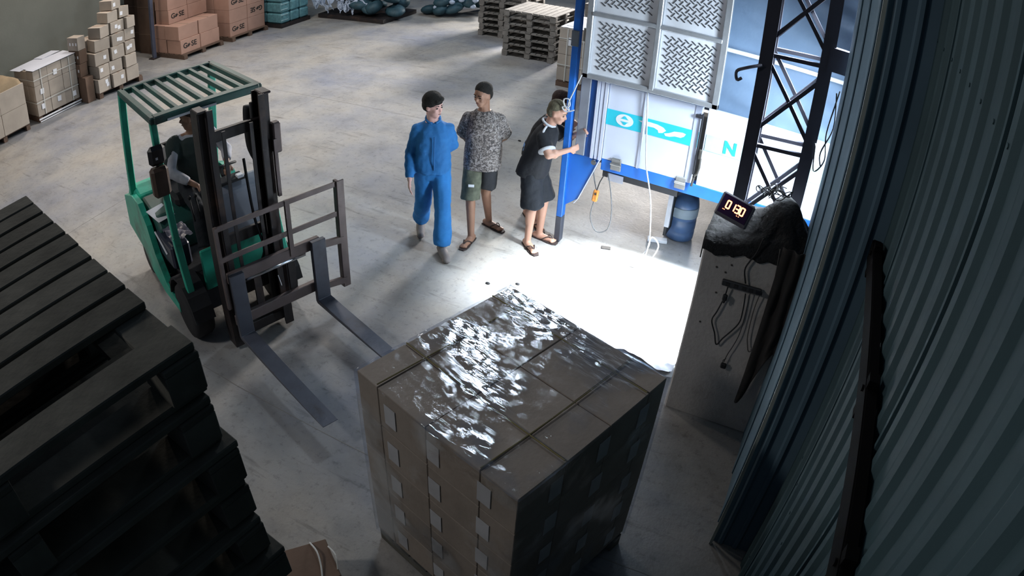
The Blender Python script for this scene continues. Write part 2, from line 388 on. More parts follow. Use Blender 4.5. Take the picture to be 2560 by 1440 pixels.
def catmull(pts, k=6):
    P = [Vector(p) for p in pts]; P = [P[0]] + P + [P[-1]]; out = []
    for i in range(1, len(P) - 2):
        for j in range(k):
            t = j / k; a, b, c, d = P[i - 1], P[i], P[i + 1], P[i + 2]
            out.append(0.5 * ((2 * b) + (c - a) * t + (2 * a - 5 * b + 4 * c - d) * t * t + (3 * b - a - 3 * c + d) * t ** 3))
    out.append(P[-2]); return out

# ================================================================== SETTING
struct(MB().box((-8, 12, -0.05), (40, 44, 0.1)).obj('floor', concrete()))
jt = MB()
for (a, b) in (((-14, 2.6), (0.2, 2.6)), ((-14, 8.3), (0.2, 8.3)), ((-7.6, -4), (-7.6, 30))):
    jt.bar((a[0], a[1], 0.0006), (b[0], b[1], 0.0006), 0.007, 0.001)
o = jt.obj('floor_joint', mat('joint_line', '85827e', 0.9)); o.parent = bpy.data.objects['floor']; 
struct(MB().box((-14.4, 3.6, 2.6), (0.2, 9.6, 5.2)).box((-14.9, 8.4, 2.6), (1.2, 0.2, 5.2)).obj('wall_left', WALLM))
struct(MB().box((-17.0, 17.0, 2.6), (0.2, 18.0, 5.2)).obj('wall_back', WALLM))

# corrugated sheet wall beside the camera, sheets 1.02 m wide with a lap seam
def sheet_mesh(w, h, pitch=0.204, d=0.018):
    mb = MB(); prof = [(0, 0)]; n = int(round(w / pitch))
    for i in range(n):
        y = i * pitch
        prof += [(y + 0.055, 0), (y + 0.085, d), (y + 0.135, d), (y + 0.165, 0)]
        prof += [(y + 0.185, 0.003)] if i % 1 == 0 else []
    prof.append((w, 0))
    m = len(prof); vs = []
    for z in (0, h): vs += [(-p[1], p[0], z) for p in prof]
    mb.add(vs, [(i, i + 1, m + i + 1, m + i) for i in range(m - 1)])
    for z in [0.35, 1.3, 2.43, 3.5, 4.4]:
        for i in range(n):
            if z < h: mb.cyl((-d - 0.004, i * pitch + 0.11, z), (-d + 0.002, i * pitch + 0.11, z), 0.008, n=6)
    # lapped far edge
    mb.box((-0.010, w - 0.01, h / 2), (0.012, 0.02, h))
    return mb
wr = bpy.data.objects.new('wall_right', None); COL.objects.link(wr); wr.location = (0.5, 0, 0); struct(wr)
sm = sheet_mesh(1.02, 5.6).mesh('corrugated_sheet', SHEET)
for i in range(6):
    link('corrugated_sheet', sm, wr, (0.004 * (i % 2), -1.44 + 1.02 * i, 0), None)
# backing so that no daylight leaks between the sheets
MB().box((0.06, 1.5, 2.8), (0.03, 6.0, 5.6)).obj('wall_backing', mat('sheet_back', '3c4850', 0.8), wr)
# jamb of the loading door, narrow sheet return
jb = MB()
jb.prism([(0.235, 3.06), (0.160, 4.60), (0.5, 4.70), (0.5, 3.06)], 'z', 0, 5.6)
for k in range(3):
    t = (k + 0.5) / 3; x = 0.235 + (0.160 - 0.235) * t; y = 3.06 + 1.50 * t
    jb.box((x - 0.001, y, 2.8), (0.010, 0.16, 5.6), bev=0.004)
for x in (0.29, 0.40): jb.box((x, 3.055, 2.8), (0.045, 0.03, 5.6), bev=0.012)
o = jb.obj('door_1', JAMB); struct(o)
MB().box((0.224, 3.03, 2.1), (0.020, 0.022, 4.2)).obj('trim_1', mat('pale_edge_flashing', '9aa29c', 0.5, 0.3), None)
struct(bpy.data.objects['trim_1'])
# steel girt running along the sheets toward the camera
g = MB()
g.box((0.435, 0.05, 2.44), (0.012, 5.9, 0.10)).box((0.455, 0.05, 2.49), (0.04, 5.9, 0.008)).box((0.455, 0.05, 2.39), (0.04, 5.9, 0.008))
for y in (-0.6, 1.15, 1.9, 2.9): g.box((0.452, y, 2.44), (0.04, 0.05, 0.17)).cyl((0.42, y, 2.47), (0.435, y, 2.47), 0.012, n=8)
o = g.obj('girt', mat('black_girt_steel', '060607', 0.9, spec=0.1)); tag(o, 'black steel channel girt running along the corrugated sheet wall', 'beam')
# outside beyond the door: ground and a far pale wall
struct(MB().box((14, 8, -0.06), (6, 26, 0.1)).obj('ground', mat('yard_concrete', 'b0aeaa', 0.9)))

# rendered pier beside the door
pier = MB().box((-0.02, 4.40, 0.80), (1.0, 0.40, 1.60), bev=0.012)
o = pier.obj('pier', PLASTER); tag(o, 'grey rendered concrete pier beside the loading door with cables hanging down it', 'pier'); o['kind'] = 'structure'
# cloth draped over the pier top
def cloth(u, v):
    x = -0.55 + 0.75 * u; y = 4.14 + 0.47 * v; z = 1.615
    bump = 0.30 * math.exp(-((x + 0.02) ** 2 / 0.035 + (y - 4.45) ** 2 / 0.05)) + 0.10 * math.exp(-((x + 0.30) ** 2 / 0.03 + (y - 4.45) ** 2 / 0.03))
    n = noise.noise(Vector((x * 9, y * 9, 3))) * 0.035 + noise.noise(Vector((x * 22, y * 22, 3))) * 0.015
    z += bump + n
    if y < 4.20: z -= (4.20 - y) * 1.2 + 0.05 * (1 + noise.noise(Vector((x * 6, 0, 5)))); y = 4.185 + 0.01 * noise.noise(Vector((x * 9, 1, 1)))
    if x < -0.50: z -= (-0.50 - x) * 2; x = -0.532
    return (x, y, z)
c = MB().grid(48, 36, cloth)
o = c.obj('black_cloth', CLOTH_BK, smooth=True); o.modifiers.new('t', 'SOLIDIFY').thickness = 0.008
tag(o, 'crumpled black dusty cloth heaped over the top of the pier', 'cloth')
# dark sheet put in for the shade along the right side of the pier
def shade_sheet_f(u, v):
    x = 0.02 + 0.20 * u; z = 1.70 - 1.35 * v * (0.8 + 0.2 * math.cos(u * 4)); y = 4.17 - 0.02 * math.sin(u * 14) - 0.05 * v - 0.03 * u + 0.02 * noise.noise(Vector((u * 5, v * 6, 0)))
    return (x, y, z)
o = MB().grid(20, 26, shade_sheet_f).obj('shade_sheet', mat('dark_brown_shade_sheet', '1e1b1a', 0.9, 0, 0.2, 8), smooth=True); o.modifiers.new('t', 'SOLIDIFY').thickness = 0.006
tag(o, 'dark sheet standing in for the shade between the pier and the sheet wall', 'cloth')

# weighing display
def digit_segments(ch):
    return {'0': 'abcdef', '1': 'bc', '3': 'abcdg', '7': 'abc', '2': 'abged'}[ch]
d = thing('display', 'grey weighing display with glowing orange red digits on top of the pier', 'display', (-0.36, 4.10, 1.885), rot=(math.radians(62), math.radians(0), math.radians(-14)))
d.rotation_euler = (math.radians(58), math.radians(9), math.radians(-8))
MB().box((0, 0, -0.02), (0.235, 0.165, 0.05), bev=0.010).obj('housing', DISP_F, d)
MB().box((0, 0.004, 0.0085), (0.200, 0.128, 0.006)).obj('screen', DISP, d)
dg = MB(); w, h, t = 0.024, 0.050, 0.0085
for i, ch in enumerate('0130'):
    cx = -0.050 + i * 0.034; cy = 0.010
    seg = {'a': ((cx, cy + h / 2), (w, t)), 'd': ((cx, cy - h / 2), (w, t)), 'g': ((cx, cy), (w, t)), 'b': ((cx + w / 2, cy + h / 4), (t, h / 2)), 'c': ((cx + w / 2, cy - h / 4), (t, h / 2)), 'f': ((cx - w / 2, cy + h / 4), (t, h / 2)), 'e': ((cx - w / 2, cy - h / 4), (t, h / 2))}
    for sgm in digit_segments(ch): (a, b), (ww, hh) = seg[sgm]; dg.box((a, b, 0.0125), (ww, hh, 0.002))
for x in (-0.072, -0.062, 0.030, 0.044): dg.box((x, -0.030, 0.0125), (0.006, 0.004, 0.002))
dg.obj('digits', RED_LED, d)
MB().bar((0.0, 0, -0.04), (0.02, -0.02, -0.14), 0.04, 0.02).obj('stand', BLACK, d)
# tangle of wires on the cloth
tw = MB(); random.seed(3)
for k in range(7):
    c0 = Vector((-0.12 + random.uniform(-.08, .1), 4.36, 1.98)); pts = [c0 + Vector((0.07 * math.cos(a + k), 0.06 * math.sin(a * 1.3 + k), 0.035 * math.sin(a * 2 + k))) for a in [i * 0.7 for i in range(9)]]
    tw.tube(catmull(pts, 3), 0.0035, 5)
o = tw.obj('wire_tangle', BLACK); tag(o, 'loose tangle of thin black wires lying on the black cloth', 'wires')

# power strip, cables and plugs on the pier face
Y = 4.185
ps = thing('power_strip', 'dark power strip fixed across the pier face', 'power strip', (-0.19, Y - 0.015, 1.305), rot=(0, math.radians(-3), 0))
MB().box((0, 0, 0), (0.29, 0.03, 0.045), bev=0.006).obj('housing', mat('dark_plastic', '2a2c30', 0.5), ps)
MB().box((0.13, -0.017, 0.0), (0.05, 0.012, 0.03), bev=0.003).obj('switch', BLACK_GLOSS, ps)
for x in (-0.10, -0.04, 0.02, 0.07): MB().box((x, -0.0165, 0), (0.028, 0.004, 0.028)).obj('socket', BLACK, ps)
def cable(name, pts, r, material, label, cat='cable'):
    o = MB().tube(catmull(pts, 6), r, 6).obj(name, material, smooth=True); return tag(o, label, cat)
cable('cable', [(-0.13, Y - .03, 1.72), (-0.15, Y - .02, 1.60), (-0.18, Y - .012, 1.52), (-0.20, Y - .012, 1.44), (-0.17, Y - .012, 1.34)], 0.006, BLACK, 'black cable running from the black cloth down to the power strip')
cable('cable', [(-0.285, Y - .02, 1.27), (-0.29, Y - .012, 1.18), (-0.315, Y - .012, 1.05), (-0.335, Y - .012, 0.96), (-0.29, Y - .012, 0.86), (-0.255, Y - .012, 0.77), (-0.22, Y - .012, 0.84), (-0.14, Y - .012, 1.00), (-0.135, Y - .012, 1.12), (-0.15, Y - .012, 1.26)], 0.0055, BLACK, 'black looped cable hanging below the power strip on the pier')
pl = thing('plug', 'black plug at the left end of the power strip', 'plug', (-0.285, Y - 0.03, 1.19))
MB().box((0, 0, 0), (0.035, 0.03, 0.05), bev=0.008).cyl((0, 0, -0.045), (0, 0, -0.02), 0.007, 0.012, 8).obj('housing', BLACK, pl)
cable('cable', [(-0.12, Y - .015, 1.28), (-0.11, Y - .012, 1.08), (-0.11, Y - .012, 0.92), (-0.13, Y - .012, 0.80), (-0.15, Y - .012, 0.72), (-0.16, Y - .012, 0.64)], 0.004, mat('grey_cable', '3b3a3c', 0.6), 'thin dark cable hanging to the plug low on the pier face')
pl = thing('plug', 'small dark plug hanging lowest on the pier face', 'plug', (-0.155, Y - 0.02, 0.61))
MB().box((0, 0, 0), (0.045, 0.03, 0.045), bev=0.008).obj('housing', BLACK, pl); MB().tube([(-0.012, 0, 0.02), (-0.014, 0, 0.05), (0.004, 0, 0.07)], 0.003, 5).obj('hook', BLACK, pl)
cable('cable', [(-0.05, Y - .02, 1.30), (-0.06, Y - .012, 1.15), (-0.05, Y - .012, 0.95), (-0.03, Y - .012, 0.86), (0.0, Y - .012, 0.80), (0.03, Y - .012, 0.9), (0.03, Y - .012, 1.3), (0.0, Y - .02, 1.68)], 0.004, mat('grey_cable2', '4a4745', 0.6), 'long thin grey cable looping beside the dark shade sheet')
sp = MB()
for (x, z) in ((-0.40, 1.38), (-0.33, 1.36), (-0.36, 1.18), (-0.30, 1.43), (-0.42, 0.90)): sp.ell((x, Y + 0.012, z), (0.008, 0.006, 0.007), nu=8, nv=5)
o = sp.obj('chip', mat('plaster_chip', '3a3735', 0.9), bpy.data.objects['pier'])

# ------------------------------------------------------------------ lattice column by the door
def lattice(name, x0, x1, y0, y1, z0, z1, label):
    t = thing(name, label, 'lattice column', (0, 0, 0))
    for i, (x, y) in enumerate(((x0, y0), (x1, y0), (x0 + 0.03, y1), (x1 + 0.02, y1))):
        w = 0.095 if y == y0 else 0.028
        MB().box((x, y, (z0 + z1) / 2), (w, 0.05, z1 - z0)).box((x, y + 0.03, (z0 + z1) / 2), (0.02, 0.06, z1 - z0)).obj('chord', TRUSS, t)
    z = z0 + 0.10; step = 0.68; k = 0
    while z < z1 - 0.3:
        for (ya, xa, xb) in ((y0, x0, x1), (y1, x0 + 0.03, x1 + 0.02)):
            MB().bar((xa, ya, z), (xb, ya, z + 0.03), 0.028, 0.028).obj('horizontal_brace', TRUSS, t)
            MB().bar((xa, ya, z + 0.10), (xb, ya, z + step - 0.06), 0.022, 0.028).obj('diagonal_brace', TRUSS, t)
            MB().bar((xa, ya + 0.01, z + step - 0.02), (xb, ya + 0.01, z + 0.10), 0.022, 0.028).obj('diagonal_brace', TRUSS, t)
        for xa in (x0, x1): MB().bar((xa, y0, z), (xa + 0.02, y1, z + 0.25), 0.02, 0.02).obj('side_brace', TRUSS, t)
        z += step; k += 1
    MB().box(((x0 + x1) / 2, (y0 + y1) / 2, z0 + 0.01), (x1 - x0 + 0.15, y1 - y0 + 0.15, 0.02)).obj('base_plate', TRUSS, t)
    # clamp bracket joining the column to the door jamb
    MB().box((x1 + 0.14, y0, 2.92), (0.26, 0.06, 0.17)).obj('bracket', TRUSS, t)
    return t
lattice('lattice_column', -0.40, 0.02, 4.70, 4.95, 0.0, 5.4, 'dark steel lattice column standing behind the pier at the door')
hk = MB().tube(catmull([(-0.42, 4.66, 2.74), (-0.52, 4.62, 2.70), (-0.58, 4.62, 2.66), (-0.57, 4.62, 2.60), (-0.54, 4.62, 2.62)], 4), 0.012, 6).obj('hook_arm', TRUSS, bpy.data.objects['lattice_column'])
for k, pts in enumerate(([(0.13, 4.66, 2.70), (0.16, 4.66, 2.45), (0.11, 4.66, 2.25), (0.13, 4.66, 2.15)], [(0.15, 4.66, 2.72), (0.12, 4.66, 2.40), (0.15, 4.66, 2.2), (0.09, 4.66, 2.10), (0.06, 4.66, 2.3)])):
    cable('cable', pts, 0.006, BLACK, ['black cable hanging in the narrow gap right of the lattice column', 'longer black cable looping low in the narrow gap by the lattice column'][k])

# ================================================================== TRUCK
T = thing('truck', 'white and blue box truck reversed to the door with teal side stripe and tarp cover', 'truck', (0, 6.1, 0))
XR = 5.2
def tp(name, mb, m, smooth=False): return mb.obj(name, m, T, smooth)
tp('side_rail', MB().box(((-1.93 + XR) / 2, 0.03, 1.01), (XR + 1.93, 0.10, 0.125), bev=0.006), BLUE_TRUCK)
tp('deck', MB().box(((-2.05 + XR) / 2, 1.15, 1.02), (XR + 2.05, 2.15, 0.08)), mat('truck_deck', '4c4a48', 0.8))
p1 = tp('side_panel', MB().box((-1.47, 0.0, 1.465), (0.92, 0.035, 0.79), bev=0.004), WHITE_PAN)
MB().box((-1.56, -0.021, 1.465), (0.022, 0.012, 0.79)).obj('rib', WHITE_PAN, p1)
MB().box((-1.05, -0.021, 1.465), (0.06, 0.006, 0.79)).obj('rib', mat('greyer_panel_profile', 'b4bace', 0.4), p1)  # greyer profile strip near the right edge of the panel
MB().box((-1.27, -0.020, 1.525), (0.51, 0.005, 0.16)).box((-1.75, -0.020, 1.525), (0.36, 0.005, 0.16)).obj('teal_stripe', TEAL, p1)
em = MB()
em.v = []; em.f = []
ring = [(-1.745 + 0.088 * math.cos(a), 1.525 + 0.062 * math.sin(a)) for a in [2 * PI * i / 28 for i in range(28)]]
em.prism([(x, z) for x, z in ring][::-1], 'y', -0.0245, -0.022)
em.obj('round_emblem', PAPER, p1)
e2 = MB()
for s in (1, -1):
    e2.prism([(-1.745 + s * a, 1.525 + s * b) for a, b in ((-0.042, 0.012), (-0.028, 0.020), (-0.008, 0.044), (0.006, 0.044), (0.028, 0.020), (0.040, 0.012), (0.016, 0.014), (-0.018, 0.014))], 'y', -0.027, -0.0235)
e2.obj('emblem_mark', TEAL, p1)
sw = MB()
for poly in ([(-1.61, 1.565), (-1.50, 1.575), (-1.42, 1.570), (-1.36, 1.555), (-1.33, 1.530), (-1.36, 1.500), (-1.40, 1.490), (-1.41, 1.515), (-1.45, 1.530), (-1.52, 1.528), (-1.57, 1.530), (-1.56, 1.545)],
             [(-1.345, 1.500), (-1.30, 1.515), (-1.25, 1.545), (-1.17, 1.556), (-1.135, 1.548), (-1.15, 1.520), (-1.18, 1.500), (-1.24, 1.498), (-1.29, 1.480), (-1.33, 1.478)]):
    sw.prism(poly[::-1], 'y', -0.0245, -0.022)
sw.obj('brush_lettering', PAPER, p1)
p2 = tp('side_panel', MB().box((0.10, 0.0, 1.465), (2.12, 0.035, 0.79), bev=0.004), WHITE_PAN)
MB().box((-0.02, -0.020, 1.525), (1.84, 0.005, 0.16)).obj('teal_stripe', mat('glare_bleached_teal', 'b9efe8', 0.4), p2)  # same stripe painted paler, daylight glare put into its colour
me = text_mesh('N', 0.17, TEAL, depth=0.002, bold=0.006); link('lettering', me, p2, (-0.70, -0.025, 1.525), (PI / 2, 0, 0))
for i, x in enumerate((0.55, )): MB().box((x, -0.021, 1.465), (0.022, 0.012, 0.79)).obj('rib', WHITE_PAN, p2)
p3 = tp('side_panel', MB().box((3.2, 0.0, 1.465), (3.98, 0.035, 0.79), bev=0.004), WHITE_PAN)
# corner post in ribbed white aluminium and the deep blue frame
cpz = MB()
for k in range(3): cpz.box((-2.035 + 0.042 * k, -0.01 + 0.006 * (k % 2), 1.60), (0.030, 0.05, 1.10))
tp('corner_post', cpz, WHITE_PAN)
tp('frame_post', MB().box((-2.085, 0.01, 2.10), (0.055, 0.06, 2.1)), BLUE_DK)
tp('rear_frame', MB().box((-2.165, 0.01, 2.10), (0.10, 0.08, 2.1), bev=0.006), mat('grey_frame_metal', '8d919b', 0.4, 0.3))
lp = tp('rear_post', MB().box((-2.305, -0.01, 1.86), (0.065, 0.09, 3.1), bev=0.006), BLUE_TRUCK)
MB().box((-2.305, -0.01, 0.16), (0.065, 0.09, 0.30), bev=0.004).obj('post_foot', mat('dark_post_foot', '3c3f49', 0.6), lp)
MB().box((-2.305, -0.06, 2.25), (0.075, 0.02, 0.16), bev=0.004).obj('clamp', mat('clamp_grey', '50565e', 0.5), lp)
tp('fender_plate', MB().prism([(-2.275, 1.075), (-1.93, 1.075), (-1.97, 0.98), (-2.13, 0.56), (-2.275, 0.44)], 'y', -0.01, 0.02), BLUE_TRUCK)
tp('fender_edge', MB().tube([(-1.94, -0.02, 1.07), (-1.985, -0.02, 0.95), (-2.13, -0.02, 0.56), (-2.17, -0.02, 0.50)], 0.006, 6), WHITE_PAN)
tp('fender_bolt', MB().cyl((-2.00, -0.045, 1.015), (-2.00, 0.0, 1.015), 0.028, n=14).cyl((-2.00, -0.05, 1.015), (-2.00, -0.04, 1.015), 0.015, n=10), CHROME)
for x in (-1.77, -1.11, 0.6, 1.9):
    hg = tp('hinge', MB().box((x, -0.035, 1.085), (0.10, 0.025, 0.065), bev=0.006).box((x, -0.04, 1.02), (0.11, 0.02, 0.06), bev=0.006), GALV)
    MB().cyl((x - 0.055, -0.05, 1.055), (x + 0.055, -0.05, 1.055), 0.012, n=10).obj('hinge_pin', GALV, hg)
lk = tp('lock_bar', MB().cyl((-1.00, -0.04, 1.18), (-1.00, -0.04, 1.80), 0.010, n=8).box((-1.03, -0.035, 1.765), (0.07, 0.03, 0.03)), mat('dark_lock', '2c2c30', 0.5, 0.4))
MB().box((-0.965, -0.045, 1.40), (0.03, 0.03, 0.10), bev=0.008).tube([(-0.955, -0.05, 1.36), (-0.95, -0.055, 1.27), (-0.96, -0.055, 1.20), (-0.985, -0.055, 1.17)], 0.012, 6).cyl((-0.985, -0.05, 1.16), (-0.995, -0.05, 1.06), 0.012, n=8).obj('lock_handle', mat('dark_lock2', '45423e', 0.5, 0.4), lk)
# tarp sides with soft folds, tarp roof
def tarpf(u, v):
    x = -1.95 + (XR + 1.95) * u; z = 1.84 + 1.62 * v
    y = 0.07 + 0.055 * noise.noise(Vector((x * 0.8, z * 2.6 + x * 0.5, 0))) + 0.030 * noise.noise(Vector((x * 1.6, z * 7 + x * 2.4, 4))) - 0.05 * (1 - v) * 0
    return (x, y, z)
tt = tp('tarp', MB().grid(110, 46, tarpf), TARP, True)
tp('tarp_roof', MB().box(((XR - 2.1) / 2, 1.15, 3.46), (XR + 2.1, 2.3, 0.04)), TARP)
tp('tarp', MB().box(((XR - 2.1) / 2, 2.24, 2.3), (XR + 2.1, 0.04, 2.4)), TARP)
tp('tarp_pole', MB().cyl((-2.1, -0.01, 2.46), (XR, -0.01, 2.46), 0.020, n=10), mat('white_pole', 'e4e8ee', 0.4))
tp('headboard', MB().box((XR, 1.15, 2.2), (0.06, 2.2, 2.4)), WHITE_PAN)
tp('chassis_rail', MB().box((1.6, 0.45, 0.86), (7.2, 0.09, 0.16)), DARK_IRON); tp('chassis_rail', MB().box((1.6, 1.65, 0.86), (7.2, 0.09, 0.16)), DARK_IRON)
rg = MB().box((-1.55, 0.16, 0.87), (0.80, 0.05, 0.12))
tp('rear_guard', rg, DARK_IRON)
for k in range(9): tp('guard_hole', MB().cyl((-1.60 + k * 0.05, 0.13, 0.89), (-1.60 + k * 0.05, 0.137, 0.89), 0.008, n=8), mat('pale_hole', 'b9bac0', 0.5))
tp('licence_plate', MB().box((-1.80, 0.11, 0.835), (0.165, 0.012, 0.085), bev=0.003), PAPER)
for ax, ys in ((0.75, (0.28, 1.82)), (4.4, (0.28, 1.82))):
    for y in ys:
        tyre = MB(); prof = [(0.30, -0.13), (0.42, -0.13), (0.46, -0.09), (0.46, 0.09), (0.42, 0.13), (0.30, 0.13)]
        tyre.lathe(prof, n=28); w = tyre.obj('wheel', BLACK, T, True, (ax, y, 0.46), (PI / 2, 0, 0))
        MB().lathe([(0.02, -0.10), (0.24, -0.11), (0.30, -0.125), (0.30, 0.125), (0.10, 0.10), (0.02, 0.10)], n=24).obj('hub', GALV, w)
tp('landing_leg', MB().box((-1.24, 0.35, 0.62), (0.05, 0.05, 0.55)), mat('pale_leg_metal', '9a9ea6', 0.5, 0.3))
tp('mud_flap', MB().box((-1.27, 0.60, 0.42), (0.03, 0.30, 0.5)), BLACK)
# cab, beyond the sheet wall
cab = MB().prism([(5.35, 0.55), (7.1, 0.55), (7.15, 1.4), (6.9, 2.5), (5.35, 2.6)], 'y', 0.1, 2.2)
tp('cab', cab, WHITE_PAN)
tp('windscreen', MB().prism([(7.16, 1.45), (7.19, 1.45), (6.95, 2.4), (6.92, 2.4)], 'y', 0.25, 2.05), BLACK_GLOSS)

# rear door of tread plate swung back against the side
G = thing('tread_plate_door', 'aluminium framed gate with raised tread plate panels hanging against the truck side', 'gate', (0, 5.99, 0))
gx0, gx1, gz0, gz1 = -2.18, -0.865, 1.90, 3.84
def gp(n, mb, m): return mb.obj(n, m, G)
gp('frame_bar', MB().box(((gx0 + gx1) / 2, 0, gz0 + 0.025), (gx1 - gx0, 0.06, 0.05), bev=0.006), ALU)
gp('frame_bar', MB().box(((gx0 + gx1) / 2, 0, gz1), (gx1 - gx0, 0.06, 0.05), bev=0.006), ALU)
for x in (gx0 + 0.03, gx1 - 0.03): gp('frame_bar', MB().box((x, 0, (gz0 + gz1) / 2), (0.06, 0.06, gz1 - gz0), bev=0.006), ALU)
gp('frame_bar', MB().box(((gx0 + gx1) / 2 + 0.02, -0.012, (gz0 + gz1) / 2), (0.045, 0.05, gz1 - gz0 - 0.06), bev=0.005), ALU)
for z in (2.545, 3.19): gp('frame_bar', MB().box(((gx0 + gx1) / 2, -0.016, z), (gx1 - gx0 - 0.1, 0.04, 0.04), bev=0.005), ALU)
cellx = ((gx0 + 0.06, (gx0 + gx1) / 2 - 0.005), ((gx0 + gx1) / 2 + 0.045, gx1 - 0.06)); cellz = ((1.95, 2.525), (2.565, 3.17), (3.21, 3.81))
for (xa, xb) in cellx:
    for (za, zb) in cellz:
        pn = gp('tread_panel', MB().box(((xa + xb) / 2, 0.012, (za + zb) / 2), (xb - xa, 0.008, zb - za)), ALU_PLATE)
        tr = MB(); s = 0.062; L = 0.050
        nx = int((xb - xa - 0.14) / s * 1.42 / 2) + 3
        cx, cz = (xa + xb) / 2, (za + zb) / 2
        for i in range(-9, 10):
            for j in range(-9, 10):
                x = cx + (i - j) * s * 0.7071 * 0.72; z = cz + (i + j) * s * 0.7071 * 0.72
                if abs(x - cx) > (xb - xa) / 2 - 0.05 or abs(z - cz) > (zb - za) / 2 - 0.06: continue
                a = PI / 4 if (i + j) % 2 == 0 else -PI / 4
                dx, dz = math.cos(a + 0.15) * L / 2, math.sin(a + 0.15) * L / 2
                tr.bar((x - dx, 0.005, z - dz), (x + dx, 0.005, z + dz), 0.008, 0.006, up=(0, 1, 0))
        st = tr.obj('tread_rib', TREAD_SHADE, pn); st['kind'] = 'stuff'
gp('hinge', MB().cyl((gx0 - 0.02, 0.02, 2.25), (gx0 - 0.02, 0.02, 2.38), 0.016, n=8), GALV)
# ropes
cable('rope', [(-2.17, 5.94, 1.93), (-2.22, 5.93, 1.78), (-2.27, 5.92, 1.62), (-2.25, 5.90, 1.56), (-2.30, 5.90, 1.60), (-2.31, 5.90, 1.66), (-2.26, 5.90, 1.67), (-2.25, 5.90, 1.60), (-2.32, 5.90, 1.58), (-2.28, 5.9, 1.54), (-2.20, 5.91, 1.57)], 0.0065, ROPE, 'pale rope tied in a knot round the blue rear post of the truck', 'rope')
cable('rope', [(-1.55, 6.045, 1.90), (-1.52, 6.045, 1.6), (-1.475, 6.045, 1.2), (-1.44, 6.03, 1.07), (-1.36, 6.02, 0.8), (-1.31, 6.02, 0.45), (-1.30, 6.02, 0.30), (-1.36, 6.02, 0.14), (-1.30, 6.0, 0.10), (-1.22, 5.98, 0.24), (-1.20, 6.0, 0.36), (-1.29, 6.02, 0.40), (-1.32, 6.0, 0.16), (-1.42, 6.0, 0.10), (-1.38, 6.0, 0.06)], 0.0075, ROPE, 'long pale rope hanging down the truck side to a tangled end', 'rope')
cb = cable('cable', [(-2.02, 6.12, 0.92), (-1.98, 6.10, 0.80), (-1.95, 6.10, 0.66), (-1.98, 6.10, 0.40), (-1.90, 6.10, 0.24), (-1.78, 6.10, 0.30), (-1.76, 6.10, 0.50), (-1.80, 6.10, 0.74), (-1.86, 6.12, 0.92)], 0.006, mat('grey_thin_cable', '5d5e60', 0.6), 'thin grey cable looping under the rear corner of the truck')
oc = thing('control_box', 'orange control box hanging on a cable under the truck corner', 'control box', (-1.94, 6.06, 0.66), rot=(0, 0.1, 0))
MB().box((0, 0, 0), (0.055, 0.04, 0.13), bev=0.010).obj('housing', ORANGE, oc); MB().cyl((0, -0.024, 0.03), (0, -0.018, 0.03), 0.012, n=10).obj('button', BLACK, oc); MB().tube([(0, 0, 0.06), (0.01, 0.01, 0.16), (0.03, 0.03, 0.24)], 0.006, 6).obj('cord', BLACK, oc)
dr = thing('drum', 'translucent blue plastic drum standing under the truck', 'drum', (-1.18, 6.95, 0))
MB().lathe([(0.14, 0), (0.165, 0.02), (0.17, 0.10), (0.16, 0.12), (0.17, 0.14), (0.17, 0.24), (0.16, 0.26), (0.17, 0.28), (0.17, 0.44), (0.15, 0.52), (0.06, 0.56), (0.055, 0.62)], n=28).obj('body', BLUE_DRUM, dr, True)
MB().lathe([(0.172, 0.30), (0.174, 0.31), (0.174, 0.41), (0.172, 0.42)], n=28).obj('label_band', mat('pale_label_band', 'a8bccb', 0.5), dr, True)
MB().lathe([(0.06, 0.60), (0.062, 0.61), (0.062, 0.66), (0.05, 0.67)], n=18).obj('cap', PAPER, dr)
cr = MB().box((-1.36, 6.68, 0.02), (0.22, 0.08, 0.035), rz=0.3, bev=0.004).obj('white_offcut', PAPER); tag(cr, 'white crumpled scrap lying in front of the blue drum', 'scrap')
deb = MB().box((-1.80, 6.22, 0.008), (0.10, 0.05, 0.014), rz=0.3, bev=0.003).obj('litter_scrap', mat('dark_scrap', '5a5450', 0.8)); tag(deb, 'small dark flat scrap on the floor below the truck rail', 'scrap')
for i, (x, y, lb) in enumerate(((-2.55, 4.98, 'tiny dark stone on the floor nearest the barefoot sandals'), (-2.30, 5.12, 'tiny dark stone on the floor right of the sandals'), (-3.86, 8.3, 'thin dark scrap of strap on the far floor'))):
    o = MB().ell((0, 0, 0.008), (0.025, 0.016, 0.010), nu=8, nv=5).obj('pebble', BLACK, None, True, (x, y, 0)); tag(o, lb, 'pebble')
# crumpled white sheet on the floor
def sheetf(u, v):
    x = -1.22 + 0.62 * u + 0.05 * v; y = 4.62 + 0.42 * v - 0.10 * u * v + 0.05 * math.sin(u * 5)
    n = noise.noise(Vector((u * 3.4, v * 7, 2))) + 0.5 * noise.noise(Vector((u * 9, v * 16, 7)))
    return (x, y, 0.035 + 0.035 * n)
o = MB().grid(50, 34, sheetf).obj('plastic_sheet', WHITE_SHEET, None, True); tag(o, 'crumpled white plastic sheet lying on the floor against the pier', 'sheet')

